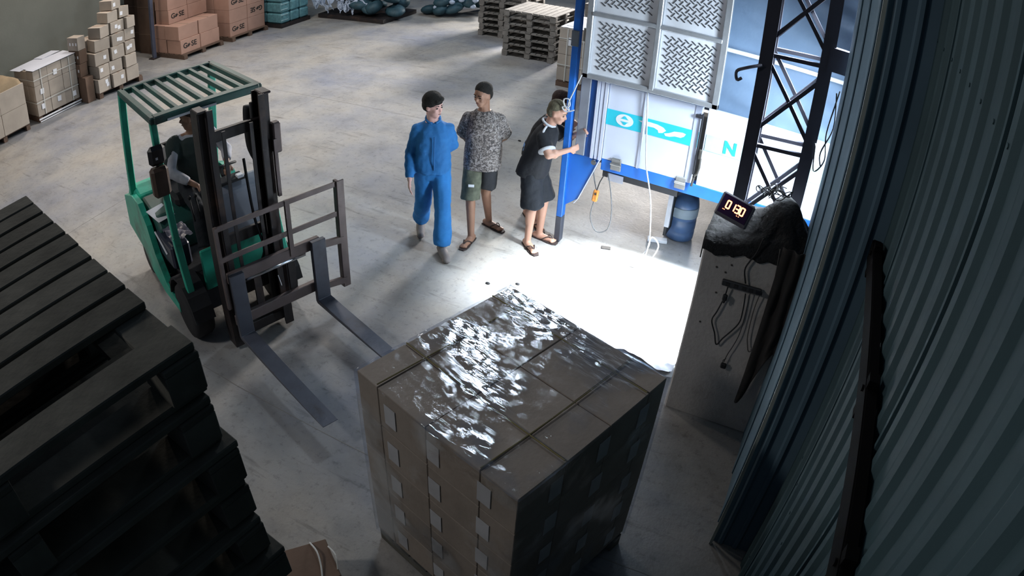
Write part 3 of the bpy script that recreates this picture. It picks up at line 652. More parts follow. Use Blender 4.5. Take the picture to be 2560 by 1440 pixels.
# ================================================================== PALLETS
ORD = ['topmost', 'second from the top', 'third from the top', 'fourth from the top', 'fifth from the top', 'sixth from the top', 'seventh from the top', 'eighth from the top', 'ninth from the top', 'tenth from the top', 'eleventh from the top', 'twelfth from the top', 'thirteenth from the top', 'fourteenth from the top', 'fifteenth from the top', 'sixteenth from the top', 'seventeenth from the top', 'eighteenth from the top', 'nineteenth from the top', 'twentieth from the top', 'lowest but one', 'lowest']
def make_pallet(name, label, loc, rz, group, m, L=1.1, Wd=1.1, n_top=9, h=0.14, gaps=None, cat='pallet'):
    """boards run along local y (length L), spread along local x (width Wd); base at z=0"""
    t = thing(name, label, cat, loc, rz, group)
    tb = 0.02; bw = Wd / n_top
    me = MB().box((0, 0, 0), (bw * 0.86, L, tb), bev=0.003).mesh('top_board', m)
    for i in range(n_top):
        if gaps and i in gaps: continue
        link('top_board', me, t, (-Wd / 2 + (i + 0.5) * bw + random.uniform(-.003, .003), random.uniform(-.008, .008), h - tb / 2), (0, 0, random.uniform(-.006, .006)))
    ms = MB().box((0, 0, 0), (Wd, 0.095, 0.018), bev=0.003).mesh('stringer_board', m)
    mbk = MB().box((0, 0, 0), (0.12, 0.095, h - 0.056), bev=0.003).mesh('block', m)
    mbb = MB().box((0, 0, 0), (0.095, L, 0.018), bev=0.003).mesh('bottom_board', m)
    for y in (-L / 2 + 0.05, 0, L / 2 - 0.05):
        link('stringer_board', ms, t, (0, y, h - tb - 0.009))
        for x in (-Wd / 2 + 0.06, 0, Wd / 2 - 0.06): link('block', mbk, t, (x, y, 0.018 + (h - 0.056) / 2))
    for x in (-Wd / 2 + 0.06, 0, Wd / 2 - 0.06): link('bottom_board', mbb, t, (x, 0, 0.009))
    return t
def stack(n, x, y, rz, desc, group, m, h=0.14, L=1.1, Wd=1.1, jit=0.02, n_top=9, z0=0.0, gapfn=None, off=None, name='pallet'):
    protos = {}
    for k in range(n):
        i = n - 1 - k                      # index from the top
        lab = ('%s pallet of %s' % (('second from the top second' if False else ORD[i]), desc)) if k else 'lowest pallet of %s' % desc
        random.seed(hash((n, k, int(x * 10))) % 1000 if False else n * 31 + k * 7 + int(abs(x) * 10))
        dx, dy = (off(i) if off else (random.uniform(-jit, jit), random.uniform(-jit, jit)))
        gp_ = gapfn(i) if gapfn else None
        key = str(gp_)
        l = (x + dx * math.cos(rz) - dy * math.sin(rz), y + dx * math.sin(rz) + dy * math.cos(rz), z0 + k * h); r = rz + random.uniform(-.012, .012)
        if key in protos:
            t = copy_tree(protos[key]); t.location = l; t.rotation_euler = (0, 0, r); t['label'] = lab
        else:
            t = make_pallet(name, lab, l, r, group, m, L, Wd, n_top, h, gp_); protos[key] = t

# tall dark stack right beside the camera; its far right corner is near (-0.95, 0.62) at z = 3
ca, sa = math.cos(math.radians(-7)), math.sin(math.radians(-7))
Wt, Lt = 1.16, 1.12
cx = -0.96 - ca * Wt / 2 + sa * Lt / 2; cy = 0.615 - sa * Wt / 2 - ca * Lt / 2
def offs(i):
    return {0: (0, 0), 1: (0.015, -0.01), 2: (0.035, 0.01), 3: (0.02, 0.015), 4: (0.045, 0.0), 5: (0.07, 0.02)}.get(i, (random.uniform(-.03, .03), random.uniform(-.03, .03)))
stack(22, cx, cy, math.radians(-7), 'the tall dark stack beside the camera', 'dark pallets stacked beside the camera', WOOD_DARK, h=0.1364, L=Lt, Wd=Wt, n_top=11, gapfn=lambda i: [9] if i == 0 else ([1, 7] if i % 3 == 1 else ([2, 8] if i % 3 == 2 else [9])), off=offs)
# grey stacks at the back
stack(7, -5.62, 12.72, 0.02, 'the nearer grey stack beside the strapped cartons', 'pallets in the nearer grey stack', WOOD_GREY, h=0.14, jit=0.03)
stack(7, -6.88, 13.95, 0.02, 'the grey stack further back on the left', 'pallets in the further grey stack', WOOD_GREY, h=0.14, jit=0.03)
stack(8, -4.38, 13.90, -0.05, 'the grey stack behind the strapped cartons', 'pallets behind the strapped cartons', WOOD_GREY, h=0.14, jit=0.03)
def heap(cx, cy, z, rx, ry, h, m, name, label, cat, seed, nx=36, ny=30, amp=0.25):
    def f(u, v):
        x = (u - .5) * 2; y = (v - .5) * 2
        r = min(1.0, math.sqrt(x * x + y * y)) if abs(x) < 1 and abs(y) < 1 else 1
        e = max(0.0, 1 - max(abs(x), abs(y)) ** 3)
        n = noise.noise(Vector((x * 2.2, y * 2.2, seed))) + 0.5 * noise.noise(Vector((x * 5, y * 5, seed)))
        return (cx + x * rx, cy + y * ry, z + h * (e ** 0.4) * (1 - amp + amp * n))
    o = MB().grid(nx, ny, f).obj(name, m, None, True); tag(o, label, cat); return o
heap(-4.4, 13.9, 1.12, 0.5, 0.5, 0.22, mat('dark_blue_tarp_bundle', '3e4652', 0.6, 0, 0.15, 6), 'tarp_bundle', 'dark blue grey tarp bundled on a pallet stack at the back', 'tarp', 5)

# ================================================================== CARTONS
def carton_mesh(w, d, h, m, name='carton'):
    mb = MB().box((0, 0, h / 2), (w, d, h), bev=0.005)
    return mb.mesh(name, m)
def strapped_load(name, label, loc, rz, w, d, h, nx, ny, nz, m, top=None, strap=True, labels=0, pm=WOOD_BROWN, ph=0.12, faces=('+x', '-y'), seed=1):
    """cartons strapped on a pallet (one load): x = depth (w), y = along the row (d)"""
    t = thing(name, label, 'pallet load', loc, rz)
    pal_ = MB()
    for i in range(5): MB().box((-w / 2 + (i + .5) * w / 5, 0, ph - 0.01), (w / 5 * 0.7, d, 0.02)).obj('pallet_board', pm, t)
    for y in (-d / 2 + .05, 0, d / 2 - .05): MB().box((0, y, (ph - .02) / 2), (w, 0.09, ph - .02)).obj('pallet_runner', pm, t)
    bw, bd, bh = w / nx, d / ny, (h - ph) / nz
    me = carton_mesh(bw - 0.006, bd - 0.006, bh - 0.004, m); random.seed(seed)
    for i in range(nx):
        for j in range(ny):
            for k in range(nz):
                if 0 < i < nx - 1 and 0 < j < ny - 1 and k < nz - 1: continue
                c = link('carton', me, t, (-w / 2 + (i + .5) * bw + random.uniform(-.004, .004), -d / 2 + (j + .5) * bd + random.uniform(-.004, .004), ph + k * bh))
    if labels:
        for j in range(ny):
            for k in range(nz):
                if random.random() < labels:
                    y = -d / 2 + (j + .5) * bd + random.uniform(-.3, .3) * bd * .5; z = ph + (k + .5) * bh + random.uniform(-.1, .1) * bh
                    MB().box((w / 2 + 0.004, y, z), (0.003, 0.09, 0.11), M=Matrix.Rotation(random.uniform(-.08, .08), 3, 'X')).obj('label_sheet', PAPER, t)
    if strap:
        for y in (-d * 0.32, d * 0.34):
            MB().box((w / 2 + 0.006, y, (h + ph) / 2), (0.004, 0.016, h - ph)).box((0, y, h + 0.004), (w, 0.016, 0.004)).obj('strap', STRAP, t)
        for z in (ph + (h - ph) * 0.30, ph + (h - ph) * 0.80):
            MB().box((w / 2 + 0.007, 0, z), (0.004, d, 0.014)).box((0, -d / 2 - 0.005, z), (w, 0.004, 0.014)).obj('strap', STRAP, t)
    return t
L1 = strapped_load('carton_load', 'strapped carton load with white sheets on top standing along the far left wall', (-13.22, 5.77, 0), 0.0, 1.12, 1.08, 1.07, 3, 3, 3, CARD_PALE, labels=0.75, seed=5)
random.seed(2)
for i, (x, y, rz, sx, sy) in enumerate(((-0.30, -0.15, 0.05, 0.55, 0.95), (0.10, 0.05, -0.04, 0.60, 1.10), (0.38, 0.0, 0.02, 0.42, 1.08), (-0.42, 0.30, 0.1, 0.4, 0.5))):
    MB().box((x, y, 1.080 + 0.004 * i), (sx, sy, 0.006), rz=rz).obj('top_sheet', WHITE_SHEET, L1)
MB().box((0.59, 0.0, 0.07), (0.02, 1.10, 0.03)).box((0.59, 0.0, 0.02), (0.02, 1.06, 0.02)).obj('white_skid_edge', PAPER, L1)
L0 = strapped_load('carton_load', 'rounded tan carton load at the left end of the far row', (-13.12, 4.33, 0), 0.0, 1.1, 1.25, 0.98, 2, 2, 2, CARD_PALE, strap=False, seed=8)
mm = MB()
def dome(u, v):
    x = (u - .5) * 2; y = (v - .5) * 2
    return (x * 0.52, y * 0.60, 0.96 + 0.26 * math.sqrt(max(0, 1 - max(abs(x), abs(y)) ** 2.4)) + 0.01 * noise.noise(Vector((x * 4, y * 4, 1))))
mm.grid(20, 24, dome); mm.obj('sack_top', mat('tan_sack', '8f7d63', 0.85, 0, 0.1, 5, 0.2, 20), L0, True)
strapped_load('carton_load', 'strapped carton load with white labels beside the grey pallet stack', (-3.93, 11.55, 0), 0.0, 1.12, 1.14, 1.10, 3, 3, 4, CARD_PALE, labels=0, seed=9)
LL = [o for o in bpy.data.objects if o.name.startswith('carton_load')][-1]
for (x, z) in ((-0.33, 0.86), (0.06, 0.86), (0.02, 0.52), (-0.02, 0.25)):
    MB().box((x, -0.575, z), (0.10, 0.004, 0.15)).obj('label_sheet', PAPER, LL)
for x in (-0.40, -0.1): MB().box((x, -0.576, 0.6), (0.016, 0.004, 0.98)).obj('strap', STRAP, LL)
def crumple(u, v): return (-0.55 + 1.1 * u, -0.55 + 1.1 * v, 1.11 + 0.03 * noise.noise(Vector((u * 9, v * 3, 1))))
MB().grid(24, 24, crumple).obj('top_sheet', WHITE_SHEET, LL, True)

# reddish cartons with printed lettering, two pallets
def emblem():
    e = MB()
    e.prism([(-.5, -.3), (-.2, .1), (-.35, .35), (0, .2), (.2, .45), (.3, .1), (.55, .0), (.2, -.15), (0, -.4)], 'z', 0, 0.02)
    me = e.mesh('emblem', INK); return me
EMB = emblem(); TG = text_mesh('G', 0.19, INK, bold=0.005); TSE = text_mesh('SE', 0.19, INK, bold=0.005)
def big_carton(label, x, y, z, w, d, h, letter=0, rz=0.0, m=CARD_PINK, group=None):
    t = thing('printed_carton', label, 'carton', (x, y, z), rz, group)
    link('box', carton_mesh(w, d, h, m, 'box'), t)
    MB().box((0, 0, h + 0.0005), (w, 0.05, 0.0015)).obj('tape', mat('brown_tape', 'a08878', 0.4), t)
    if letter:
        fl = letter < 0; R = (PI / 2, 0, PI / 2)
        for me, dy, sc in ((TG, -0.175, 1), (EMB, -0.06, 0.12), (TSE, 0.115, 1)):
            yy = -dy if fl else dy
            o = link('lettering', me, t, (w / 2 + 0.001, yy * 0.9, h * 0.52), (PI / 2, PI if fl else 0, PI / 2)); o.scale = (sc * 0.9,) * 3
            if fl: o.rotation_euler = (-PI / 2, 0, PI / 2); o.rotation_euler = Matrix.Rotation(PI, 4, 'X').to_euler() and (Matrix.Rotation(PI, 4, 'X') @ Matrix(((0, 0, 1, 0), (1, 0, 0, 0), (0, 1, 0, 0), (0, 0, 0, 1)))).to_euler()
    return t
def flat_pallet(label, x, y, w, d, h=0.11, m=WOOD_BROWN):
    t = thing('pallet', label, 'pallet', (x, y, 0))
    for i in range(6): MB().box((-w / 2 + (i + .5) * w / 6, 0, h - .01), (w / 6 * .75, d, .02)).obj('top_board', m, t)
    for yy in (-d / 2 + .05, 0, d / 2 - .05): MB().box((0, yy, (h - .02) / 2), (w, .10, h - .02)).obj('runner', m, t)
    return t
flat_pallet('brown pallet under the nearer group of reddish printed cartons', -13.05, 9.68, 1.25, 1.22)
flat_pallet('brown pallet under the further tall stack of reddish printed cartons', -12.98, 11.12, 1.25, 1.20)
bh = 0.335
for i, (x, y, k, le, lb) in enumerate((
    (-12.83, 9.38, 0, 1, 'reddish carton with printed letters at the bottom of the low front pair'),
    (-12.83, 9.98, 0, 0, 'plain reddish carton at the bottom right of the low front pair'),
    (-12.86, 9.36, 1, 0, 'plain reddish carton on top at the near end of the low front pair'),
    (-12.84, 9.96, 1, 0, 'plain reddish carton on top at the far end of the low front pair'),
    (-13.42, 9.38, 0, 0, 'reddish carton at the bottom behind the low front pair, near end'),
    (-13.42, 9.98, 0, 0, 'reddish carton at the bottom behind the low front pair, far end'),
    (-13.42, 9.38, 1, 0, 'reddish carton in the second layer behind the low front pair, near end'),
    (-13.42, 9.98, 1, 0, 'reddish carton in the second layer behind the low front pair, far end'),
    (-13.40, 9.49, 2, 1, 'reddish carton with printed letters just above and behind the low pair'),
    (-13.40, 10.085, 2, 0, 'plain reddish carton just above and behind the low pair, far end'),
    (-13.42, 9.49, 3, 0, 'reddish carton at the top of the near column, above the lettered one'),
    (-13.42, 10.085, 3, 0, 'reddish carton at the top of the near column, far end'))):
    big_carton(lb, x, y, 0.11 + k * bh, 0.55, 0.585, bh - 0.004, le, 0.0, group=None)
for k in range(5):
    for j in range(2):
        le = {(0, 0): 1, (1, 1): -1, (2, 0): 1, (3, 1): 1}.get((k, j), 0)
        lay = ['bottom', 'second', 'third', 'fourth', 'top'][k]
        big_carton('reddish carton in the %s layer of the tall lettered stack, %s end%s' % (lay, ['near', 'far'][j], ', printed upside down' if le < 0 else ''), -12.76, 10.84 + 0.59 * j, 0.11 + k * bh, 0.58, 0.58, bh - 0.004, le)
for k in range(5):
    big_carton('reddish carton behind the tall lettered stack, %s layer' % ['bottom', 'second', 'third', 'fourth', 'top'][k], -13.36, 11.0, 0.11 + k * bh, 0.56, 0.9, bh - 0.004, 0)
# dark brown tall cartons and the steel post
for i, (x, y, w, d, lb) in enumerate(((-14.15, 9.55, 0.75, 0.7, 'tall dark brown carton right behind the steel post'), (-14.95, 9.65, 0.75, 0.7, 'tall dark brown carton in the shade left of the steel post'))):
    t = thing('tall_carton', lb, 'carton', (x, y, 0)); link('box', carton_mesh(w, d, 2.3, CARD_DK, 'box'), t)
    MB().box((w / 2 + 0.001, 0, 0.5), (0.002, d, 0.012)).box((0, -d / 2 - 0.001, 0.5), (w + .004, 0.002, 0.012)).obj('band', mat('brown_tape2', '8a7565', 0.5), t)
    MB().box((0, -d / 2 - .001, 1.2), (w, .002, .012)).obj('band', mat('brown_tape2', '8a7565', 0.5), t)
t = thing('steel_post', 'slim grey blue steel post standing before the dark brown cartons', 'post', (-13.52, 8.96, 0))
MB().box((0, 0, 2.0), (0.09, 0.09, 4.0), bev=0.01).obj('post', mat('grey_blue_post', '5a5f72', 0.5, 0.3), t); MB().box((0, 0, 0.01), (0.22, 0.22, 0.02)).obj('base_plate', STEEL_DK, t)
# teal wrapped bales
t = thing('bale_load', 'teal net wrapped bales stacked on a dark pallet at the back row', 'bale load', (-12.62, 12.42, 0))
MB().box((0, 0, 0.05), (1.15, 1.05, 0.10)).obj('pallet', STEEL_DK, t)
for k in range(5):
    for j in range(3):
        for i2 in range(2):
            MB().box(((i2 - .5) * 0.56, (j - 1) * 0.34, 0.10 + 0.28 * k + 0.14), (0.55, 0.33, 0.27), bev=0.04).obj('bale', TEAL_BALE, t)
for z in range(9): MB().box((0.565, -0.40, 0.2 + z * 0.14), (0.01, 0.24, 0.02)).obj('wrap_band', mat('pale_teal_band', '9fc0c6', 0.4), t)
# sacking heaps with white bags behind, along the back
dp = MB(); 
t = thing('bag_load', 'dark teal sacks piled on a pallet with torn white bags at the back', 'sack pile', (-10.9, 13.85, 0))
flat = MB().box((0, 0, 0.06), (2.1, 1.4, 0.10)).obj('pallet', STEEL_DK, t)
random.seed(11)
for i in range(30):
    x = random.uniform(-1.0, 1.05); y = random.uniform(-.6, .5); z = random.uniform(0.2, 0.75)
    MB().ell((0, 0, 0), (random.uniform(.2, .34), random.uniform(.16, .26), random.uniform(.10, .17)), nu=12, nv=7).obj('sack', TEAL_DK, t, True, (x, y, z), (random.uniform(-.4, .4), random.uniform(-.4, .4), random.uniform(0, 3)))
for i in range(22):
    x = random.uniform(-1.05, 0.35); y = -0.66 - random.uniform(0, .12) + x * 0.22 + 0.1; z = random.uniform(0.28, 0.62)
    s_ = random.uniform(.06, .13)
    def bagf(u, v, s_=s_, i=i): return ((u - .5) * s_ * 2.2, 0.05 * noise.noise(Vector((u * 4, v * 4, i))), (v - .5) * s_ * 2.6 * (0.6 + .4 * math.sin(u * 6 + i)))
    o = MB().grid(8, 8, bagf).obj('torn_bag', BAG_W, t, True, (x, y, z), (random.uniform(-.3, .3), random.uniform(-.5, .5), random.uniform(-.4, .4)))
t = thing('bag_load', 'dark teal sack pile further right at the back edge of the hall', 'sack pile', (-8.9, 15.15, 0), 0.5)
for i in range(22):
    MB().ell((0, 0, 0), (random.uniform(.2, .34), random.uniform(.16, .26), random.uniform(.10, .17)), nu=12, nv=7).obj('sack', TEAL_DK, t, True, (random.uniform(-.8, .8), random.uniform(-.4, .5), random.uniform(0.12, 0.6)), (random.uniform(-.4, .4), random.uniform(-.4, .4), random.uniform(0, 3)))
for i in range(7):
    MB().ell((0, 0, 0), (.08, .05, .06), nu=8, nv=5).obj('torn_bag', BAG_W, t, True, (random.uniform(-.7, .6), -0.45, random.uniform(.2, .6)))

# messy pile of small parcels on a pallet
flat_pallet('brown pallet under the untidy pile of small parcels', -12.82, 7.16, 1.15, 1.16, 0.12)
random.seed(21)
lay_names = ['bottom', 'second', 'third', 'fourth', 'fifth', 'sixth', 'top']
z = 0.12
spots = []
rows = [(0.30, [(-.42, .34), (-.05, .34), (.33, .34)]), (0.27, [(-.40, .30), (-.06, .34), (.30, .32)]), (0.28, [(-.38, .38), (.02, .34), (.36, .28)]), (0.26, [(-.31, .40), (.08, .34), (.42, .28)]), (0.25, [(-.27, .30), (.10, .38), (.44, .24)]), (0.24, [(.0, .30), (.33, .28)]), (0.22, [(.12, .30)])]
posn = {3: ['near end', 'middle', 'far end'], 2: ['near end', 'far end'], 1: ['alone']}
for k, (hh, row) in enumerate(rows):
    for j, (yy, ww) in enumerate(row):
        for dpt in range(2 if k < 4 else 1):
            t = thing('parcel', '%s small tan parcel in the %s layer of the untidy pile, %s' % (['outer', 'inner'][dpt], lay_names[k], posn[len(row)][j]) if k < 6 else 'small pale parcel alone at the very top of the untidy pile', 'parcel', (-12.42 - dpt * 0.44 - k * 0.03 + random.uniform(-.04, .03), 7.16 + yy, z), random.uniform(-.10, .10) + (0.15 if k > 3 else 0), 'small parcels in the untidy pile')
            if k > 2: t.rotation_euler = (random.uniform(-.05, .05), random.uniform(-.04, .04), t.rotation_euler[2])
            link('box', carton_mesh(0.40, ww - 0.02, hh - 0.012, CARD_PALE, 'box'), t)
            if dpt == 0 and random.random() < 0.75:
                for q in range(random.choice((1, 2))):
                    MB().box((0.202, random.uniform(-.09, .09), hh * random.uniform(.35, .65)), (0.003, 0.07, 0.08), M=Matrix.Rotation(random.uniform(-.2, .2), 3, 'X')).obj('label_sheet', PAPER, t)
            MB().box((0.0, 0, hh - 0.0115), (0.40, 0.04, 0.002)).obj('tape', mat('brown_tape', 'a08878', 0.4), t)
    z += hh
for i, (y, z) in enumerate(((6.41, 0.545), (6.43, 0.83), (6.42, 1.115))):
    t = thing('parcel', ['small dark parcel low at the near side of the untidy pile', 'small dark parcel halfway up the near side of the untidy pile', 'small parcel with labels leaning near the top of the near side'][i], 'parcel', (-12.75, y, z), 0.06, 'small parcels in the untidy pile')
    link('box', carton_mesh(0.45, 0.20, 0.28, CARD_DK if i < 2 else CARD_PALE, 'box'), t)
    for q in range(3): MB().box((-0.1 + q * 0.13, -0.102, 0.14), (0.05, 0.003, 0.06)).obj('label_sheet', PAPER, t)
t = thing('parcel', 'large dark parcel at the bottom of the near side of the untidy pile', 'parcel', (-12.8, 6.435, 0.0), 0.0, 'small parcels in the untidy pile'); link('box', carton_mesh(0.9, 0.20, 0.54, CARD_DK, 'box'), t)

# ================================================================== WRAPPED LOAD in the foreground
WL = thing('wrapped_load', 'large carton load wrapped in glossy clear film on a pallet in front of the forks', 'pallet load', (-1.062, 2.400, 0), math.radians(-16.8))
w, d, h, ph = 1.12, 1.12, 1.50, 0.13
for i in range(7): MB().box((-w / 2 + (i + .5) * w / 7, 0, ph - .01), (w / 7 * .75, d, .02), bev=.003).obj('pallet_board', WOOD_DARK, WL)
for y in (-d / 2 + .06, 0, d / 2 - .06): MB().box((0, y, (ph - .02) / 2), (w, .10, ph - .02), bev=.003).obj('pallet_runner', WOOD_DARK, WL)
nz = 5; bh = (h - ph) / nz
xs = [0, 0.17, 0.53, 0.89, 1.12]; ys = [0, 0.32, 0.64, 0.96, 1.12]
random.seed(4)
for i in range(4):
    for j in range(4):
        for k in range(nz):
            if 0 < i < 3 and 0 < j < 3 and k < nz - 1: continue
            bw, bd = xs[i + 1] - xs[i], ys[j + 1] - ys[j]
            top = k == nz - 1
            zt = random.uniform(-.006, .004) if top else 0
            me = MB().box((0, 0, bh / 2), (bw - 0.005, bd - 0.005, bh - 0.004 + zt), bev=0.003).mesh('carton', CARD_GREY)
            link('carton', me, WL, (-w / 2 + (xs[i] + xs[i + 1]) / 2, -d / 2 + (ys[j] + ys[j + 1]) / 2, ph + k * bh))
for k in range(nz):
    for i, x in enumerate((-0.30, 0.02, 0.36)):
        MB().box((x, -d / 2 - 0.001, ph + (k + .5) * bh - 0.01), (0.085, 0.003, 0.135)).obj('label_sheet', mat('pale_carton_label', 'c9c6c2', 0.7), WL)
    for i, y in enumerate((-0.30, 0.05, 0.38)):
        MB().box((w / 2 + 0.001, y, ph + (k + .5) * bh - 0.01), (0.003, 0.085, 0.135)).obj('label_sheet', mat('pale_carton_label', 'c9c6c2', 0.7), WL)
TW = mat('yellowish_twine', '8a7d4c', 0.8)
for (a_, b_) in (((-0.40, -0.55), (-0.385, 0.55)), ((0.325, -0.55), (0.34, 0.55)), ((-0.55, -0.235), (0.55, -0.25)), ((-0.55, 0.40), (0.55, 0.385))):
    MB().tube([(a_[0], a_[1], h + 0.006), ((a_[0] + b_[0]) / 2 + 0.004, (a_[1] + b_[1]) / 2, h + 0.006), (b_[0], b_[1], h + 0.006)], 0.004, 5).obj('twine', TW, WL)
fm = MB()
def ftop(u, v):
    x = (u - .5) * (w + 0.022); y = (v - .5) * (d + 0.022)
    n = noise.noise(Vector((x * 9, y * 22, 0))) + .6 * noise.noise(Vector((x * 16 + y * 9, y * 44, 5)))
    e = max(abs(x) / (w / 2), abs(y) / (d / 2)); return (x, y, h + 0.011 + 0.0042 * n - (0.010 if e > 0.985 else 0))
fm.grid(110, 110, ftop)
def fside(ax, sgn):
    def f(u, v):
        a = (u - .5) * (w + 0.022); z = 0.10 + (h + 0.0 - 0.10) * v
        n = noise.noise(Vector((a * 5, z * 22 + a * 6, ax * 9 + sgn))) ; q = (w / 2 + 0.010 + 0.003 * n)
        return (a, sgn * q, z) if ax else (sgn * q, a, z)
    return f
for ax in (0, 1):
    for sg in (-1, 1): fm.grid(40, 50, fside(ax, sg))
fm.obj('stretch_film', FILM, WL, True)

# small strapped carton and a post foot by the near edge
t = thing('strapped_box', 'low dark carton with two pale curled straps at the near floor edge', 'carton', (-1.93, 1.42, 0), math.radians(55))
link('box', carton_mesh(0.45, 0.30, 0.26, CARD_DK, 'box'), t)
MB().tube(catmull([(0.10, -0.16, 0.262), (0.13, -0.05, 0.275), (0.14, 0.05, 0.29), (0.12, 0.15, 0.265)], 4), 0.006, 5).obj('strap', STRAP, t)
MB().tube(catmull([(0.22, -0.10, 0.262), (0.24, -0.02, 0.30), (0.22, 0.08, 0.27)], 4), 0.005, 5).obj('strap', STRAP, t)

# ================================================================== FORKLIFT
F = thing('forklift', 'green forklift with dark mast and raised empty forks facing the wrapped load', 'forklift', (-4.9, 3.54, 0), math.radians(-18))
def fp(n, mb, m, smooth=False, par=None): return mb.obj(n, m, par or F, smooth)
# chassis and panels
fp('chassis', MB().box((-0.10, 0, 0.36), (1.55, 0.78, 0.34), bev=0.03), DARK_IRON)
cw = MB().prism([(-1.02, 0.30), (-0.55, 0.22), (-0.55, 0.95), (-0.80, 1.02), (-0.98, 0.92), (-1.06, 0.62)], 'y', -0.50, 0.50)
c = fp('counterweight', cw, GREEN); b = c.modifiers.new('b', 'BEVEL'); b.width = 0.05; b.segments = 3
hd = MB().prism([(-0.56, 0.30), (0.02, 0.30), (0.02, 0.80), (-0.10, 0.90), (-0.56, 0.95)], 'y', -0.46, 0.46)
c = fp('hood', hd, GREEN_D); b = c.modifiers.new('b', 'BEVEL'); b.width = 0.03; b.segments = 2
for s in (-1, 1):
    # long side sill sweeping forward with the front fender
    c = fp('side_sill', MB().prism([(-1.00, 0.50), (-0.97, 0.86), (-0.60, 0.98), (-0.36, 0.98), (-0.16, 0.82), (-0.04, 0.56), (0.16, 0.34), (0.46, 0.26), (0.46, 0.17), (0.02, 0.17), (-0.32, 0.26), (-0.50, 0.42)], 'y', s * 0.49, s * 0.55), GREEN)
    fd = MB()
    prof = []
    for i in range(9):
        a = PI * (0.05 + 0.9 * i / 8); prof.append((0.62 - 0.34 * math.cos(a), 0.27 + 0.34 * math.sin(a)))
    prof2 = [(0.62 + (x - 0.62) * 0.93, 0.27 + (z - 0.27) * 0.93) for x, z in prof][::-1]
    fd.prism(prof + prof2, 'y', s * 0.36, s * 0.56)
    fp('fender', fd, BLACK)
    fp('step', MB().box((0.22, s * 0.46, 0.33), (0.36, 0.14, 0.03), bev=0.006), BLACK)
fp('floor_plate', MB().box((0.20, 0, 0.52), (0.62, 0.88, 0.04), bev=0.006), BLACK)
dsh = MB().prism([(0.46, 0.52), (0.72, 0.52), (0.73, 0.92), (0.64, 1.24), (0.52, 1.32), (0.43, 1.18)], 'y', -0.12, 0.44)
c = fp('dash_cowl', dsh, DASH); b = c.modifiers.new('b', 'BEVEL'); b.width = 0.03; b.segments = 2
for y, z in ((0.22, 0.98), (0.12, 0.98), (0.16, 0.90)): fp('dash_hole', MB().cyl((0.705, y, z), (0.735 - (z - .92) * .28, y, z), 0.014, n=10), BLACK)
fp('dash_ornament', MB().box((0.72, 0.34, 0.99), (0.03, 0.10, 0.05), rz=0.1, bev=0.01).box((0.72, 0.38, 1.02), (0.03, 0.04, 0.07), bev=0.01), BLACK)
fp('front_panel', MB().box((0.73, 0.08, 0.66), (0.03, 0.80, 0.40), bev=0.01), GREEN)
fp('dash_top', MB().box((0.56, 0.14, 1.32), (0.14, 0.26, 0.03), bev=0.008), BLACK)
MB().box((0.60, 0.22, 1.34), (0.06, 0.06, 0.03), bev=.004).obj('dash_meter', PAPER, F)
# steering wheel
st = MB(); ring = [Vector((0.34, 0.14, 1.36)) + Matrix.Rotation(math.radians(-25), 3, 'Y') @ Vector((0.15 * math.cos(a), 0.15 * math.sin(a), 0)) for a in [2 * PI * i / 20 for i in range(21)]]
st.tube(ring, 0.013, 7); st.cyl((0.34, 0.14, 1.36), (0.50, 0.14, 1.20), 0.02, n=8); st.bar(ring[0], ring[10], 0.02, 0.012); st.bar(ring[5], ring[15], 0.02, 0.012)
fp('steering_wheel', st, BLACK, True)
lv = MB()
for i in range(3): lv.cyl((0.46, -0.10 - 0.06 * i, 1.0), (0.40, -0.10 - 0.06 * i, 1.20), 0.008, n=6); lv.ell((0.40, -0.10 - 0.06 * i, 1.21), (0.018, 0.018, 0.022), nu=8, nv=6)
fp('control_levers', lv, BLACK, True)
sc = fp('seat', MB().box((-0.26, 0.0, 0.99), (0.46, 0.46, 0.12), bev=0.035), BLACK); MB().box((-0.50, 0.0, 1.22), (0.12, 0.44, 0.44), bev=0.04).obj('backrest', BLACK, sc)
# papers and bags lying on the right side of the hood
fp('paper', MB().box((-0.16, -0.38, 0.90), (0.24, 0.20, 0.004), M=Matrix.Rotation(0.25, 3, 'Z') @ Matrix.Rotation(0.2, 3, 'Y')), PAPER)
fp('side_box', MB().box((0.12, -0.38, 0.66), (0.46, 0.20, 0.24), bev=0.02), mat('dark_side_box', '2b3040', 0.4))
def bagf(u, v): return (0.02 + 0.30 * u, -0.44 + 0.22 * v, 0.82 + 0.03 * noise.noise(Vector((u * 5, v * 5, 9))))
fp('plastic_bag', MB().grid(14, 12, bagf), mat('dull_grey_bag', '70707e', 0.4, 0, 0.1, 8, 0.5, 20), True)
fp('white_edge', MB().tube([(-0.10, -0.49, 0.76), (0.05, -0.49, 0.72), (0.22, -0.49, 0.66)], 0.009, 6), PAPER)
# wheels
def wheel(x, y, r, wd):
    o = MB().lathe([(r * .55, -wd / 2), (r * .93, -wd / 2), (r, -wd * .32), (r, wd * .32), (r * .93, wd / 2), (r * .55, wd / 2)], n=30).obj('wheel', BLACK, F, True, (x, y, r), (PI / 2, 0, 0))
    MB().lathe([(0.02, -wd * .42), (r * .3, -wd * .48), (r * .55, -wd * .4), (r * .55, wd * .4), (r * .3, wd * .48), (0.02, wd * .42)], n=20).obj('hub', GREEN_D, o)
for y in (-0.45, 0.45): wheel(0.62, y, 0.27, 0.19)
for y in (-0.40, 0.40): wheel(-0.70, y, 0.215, 0.16)
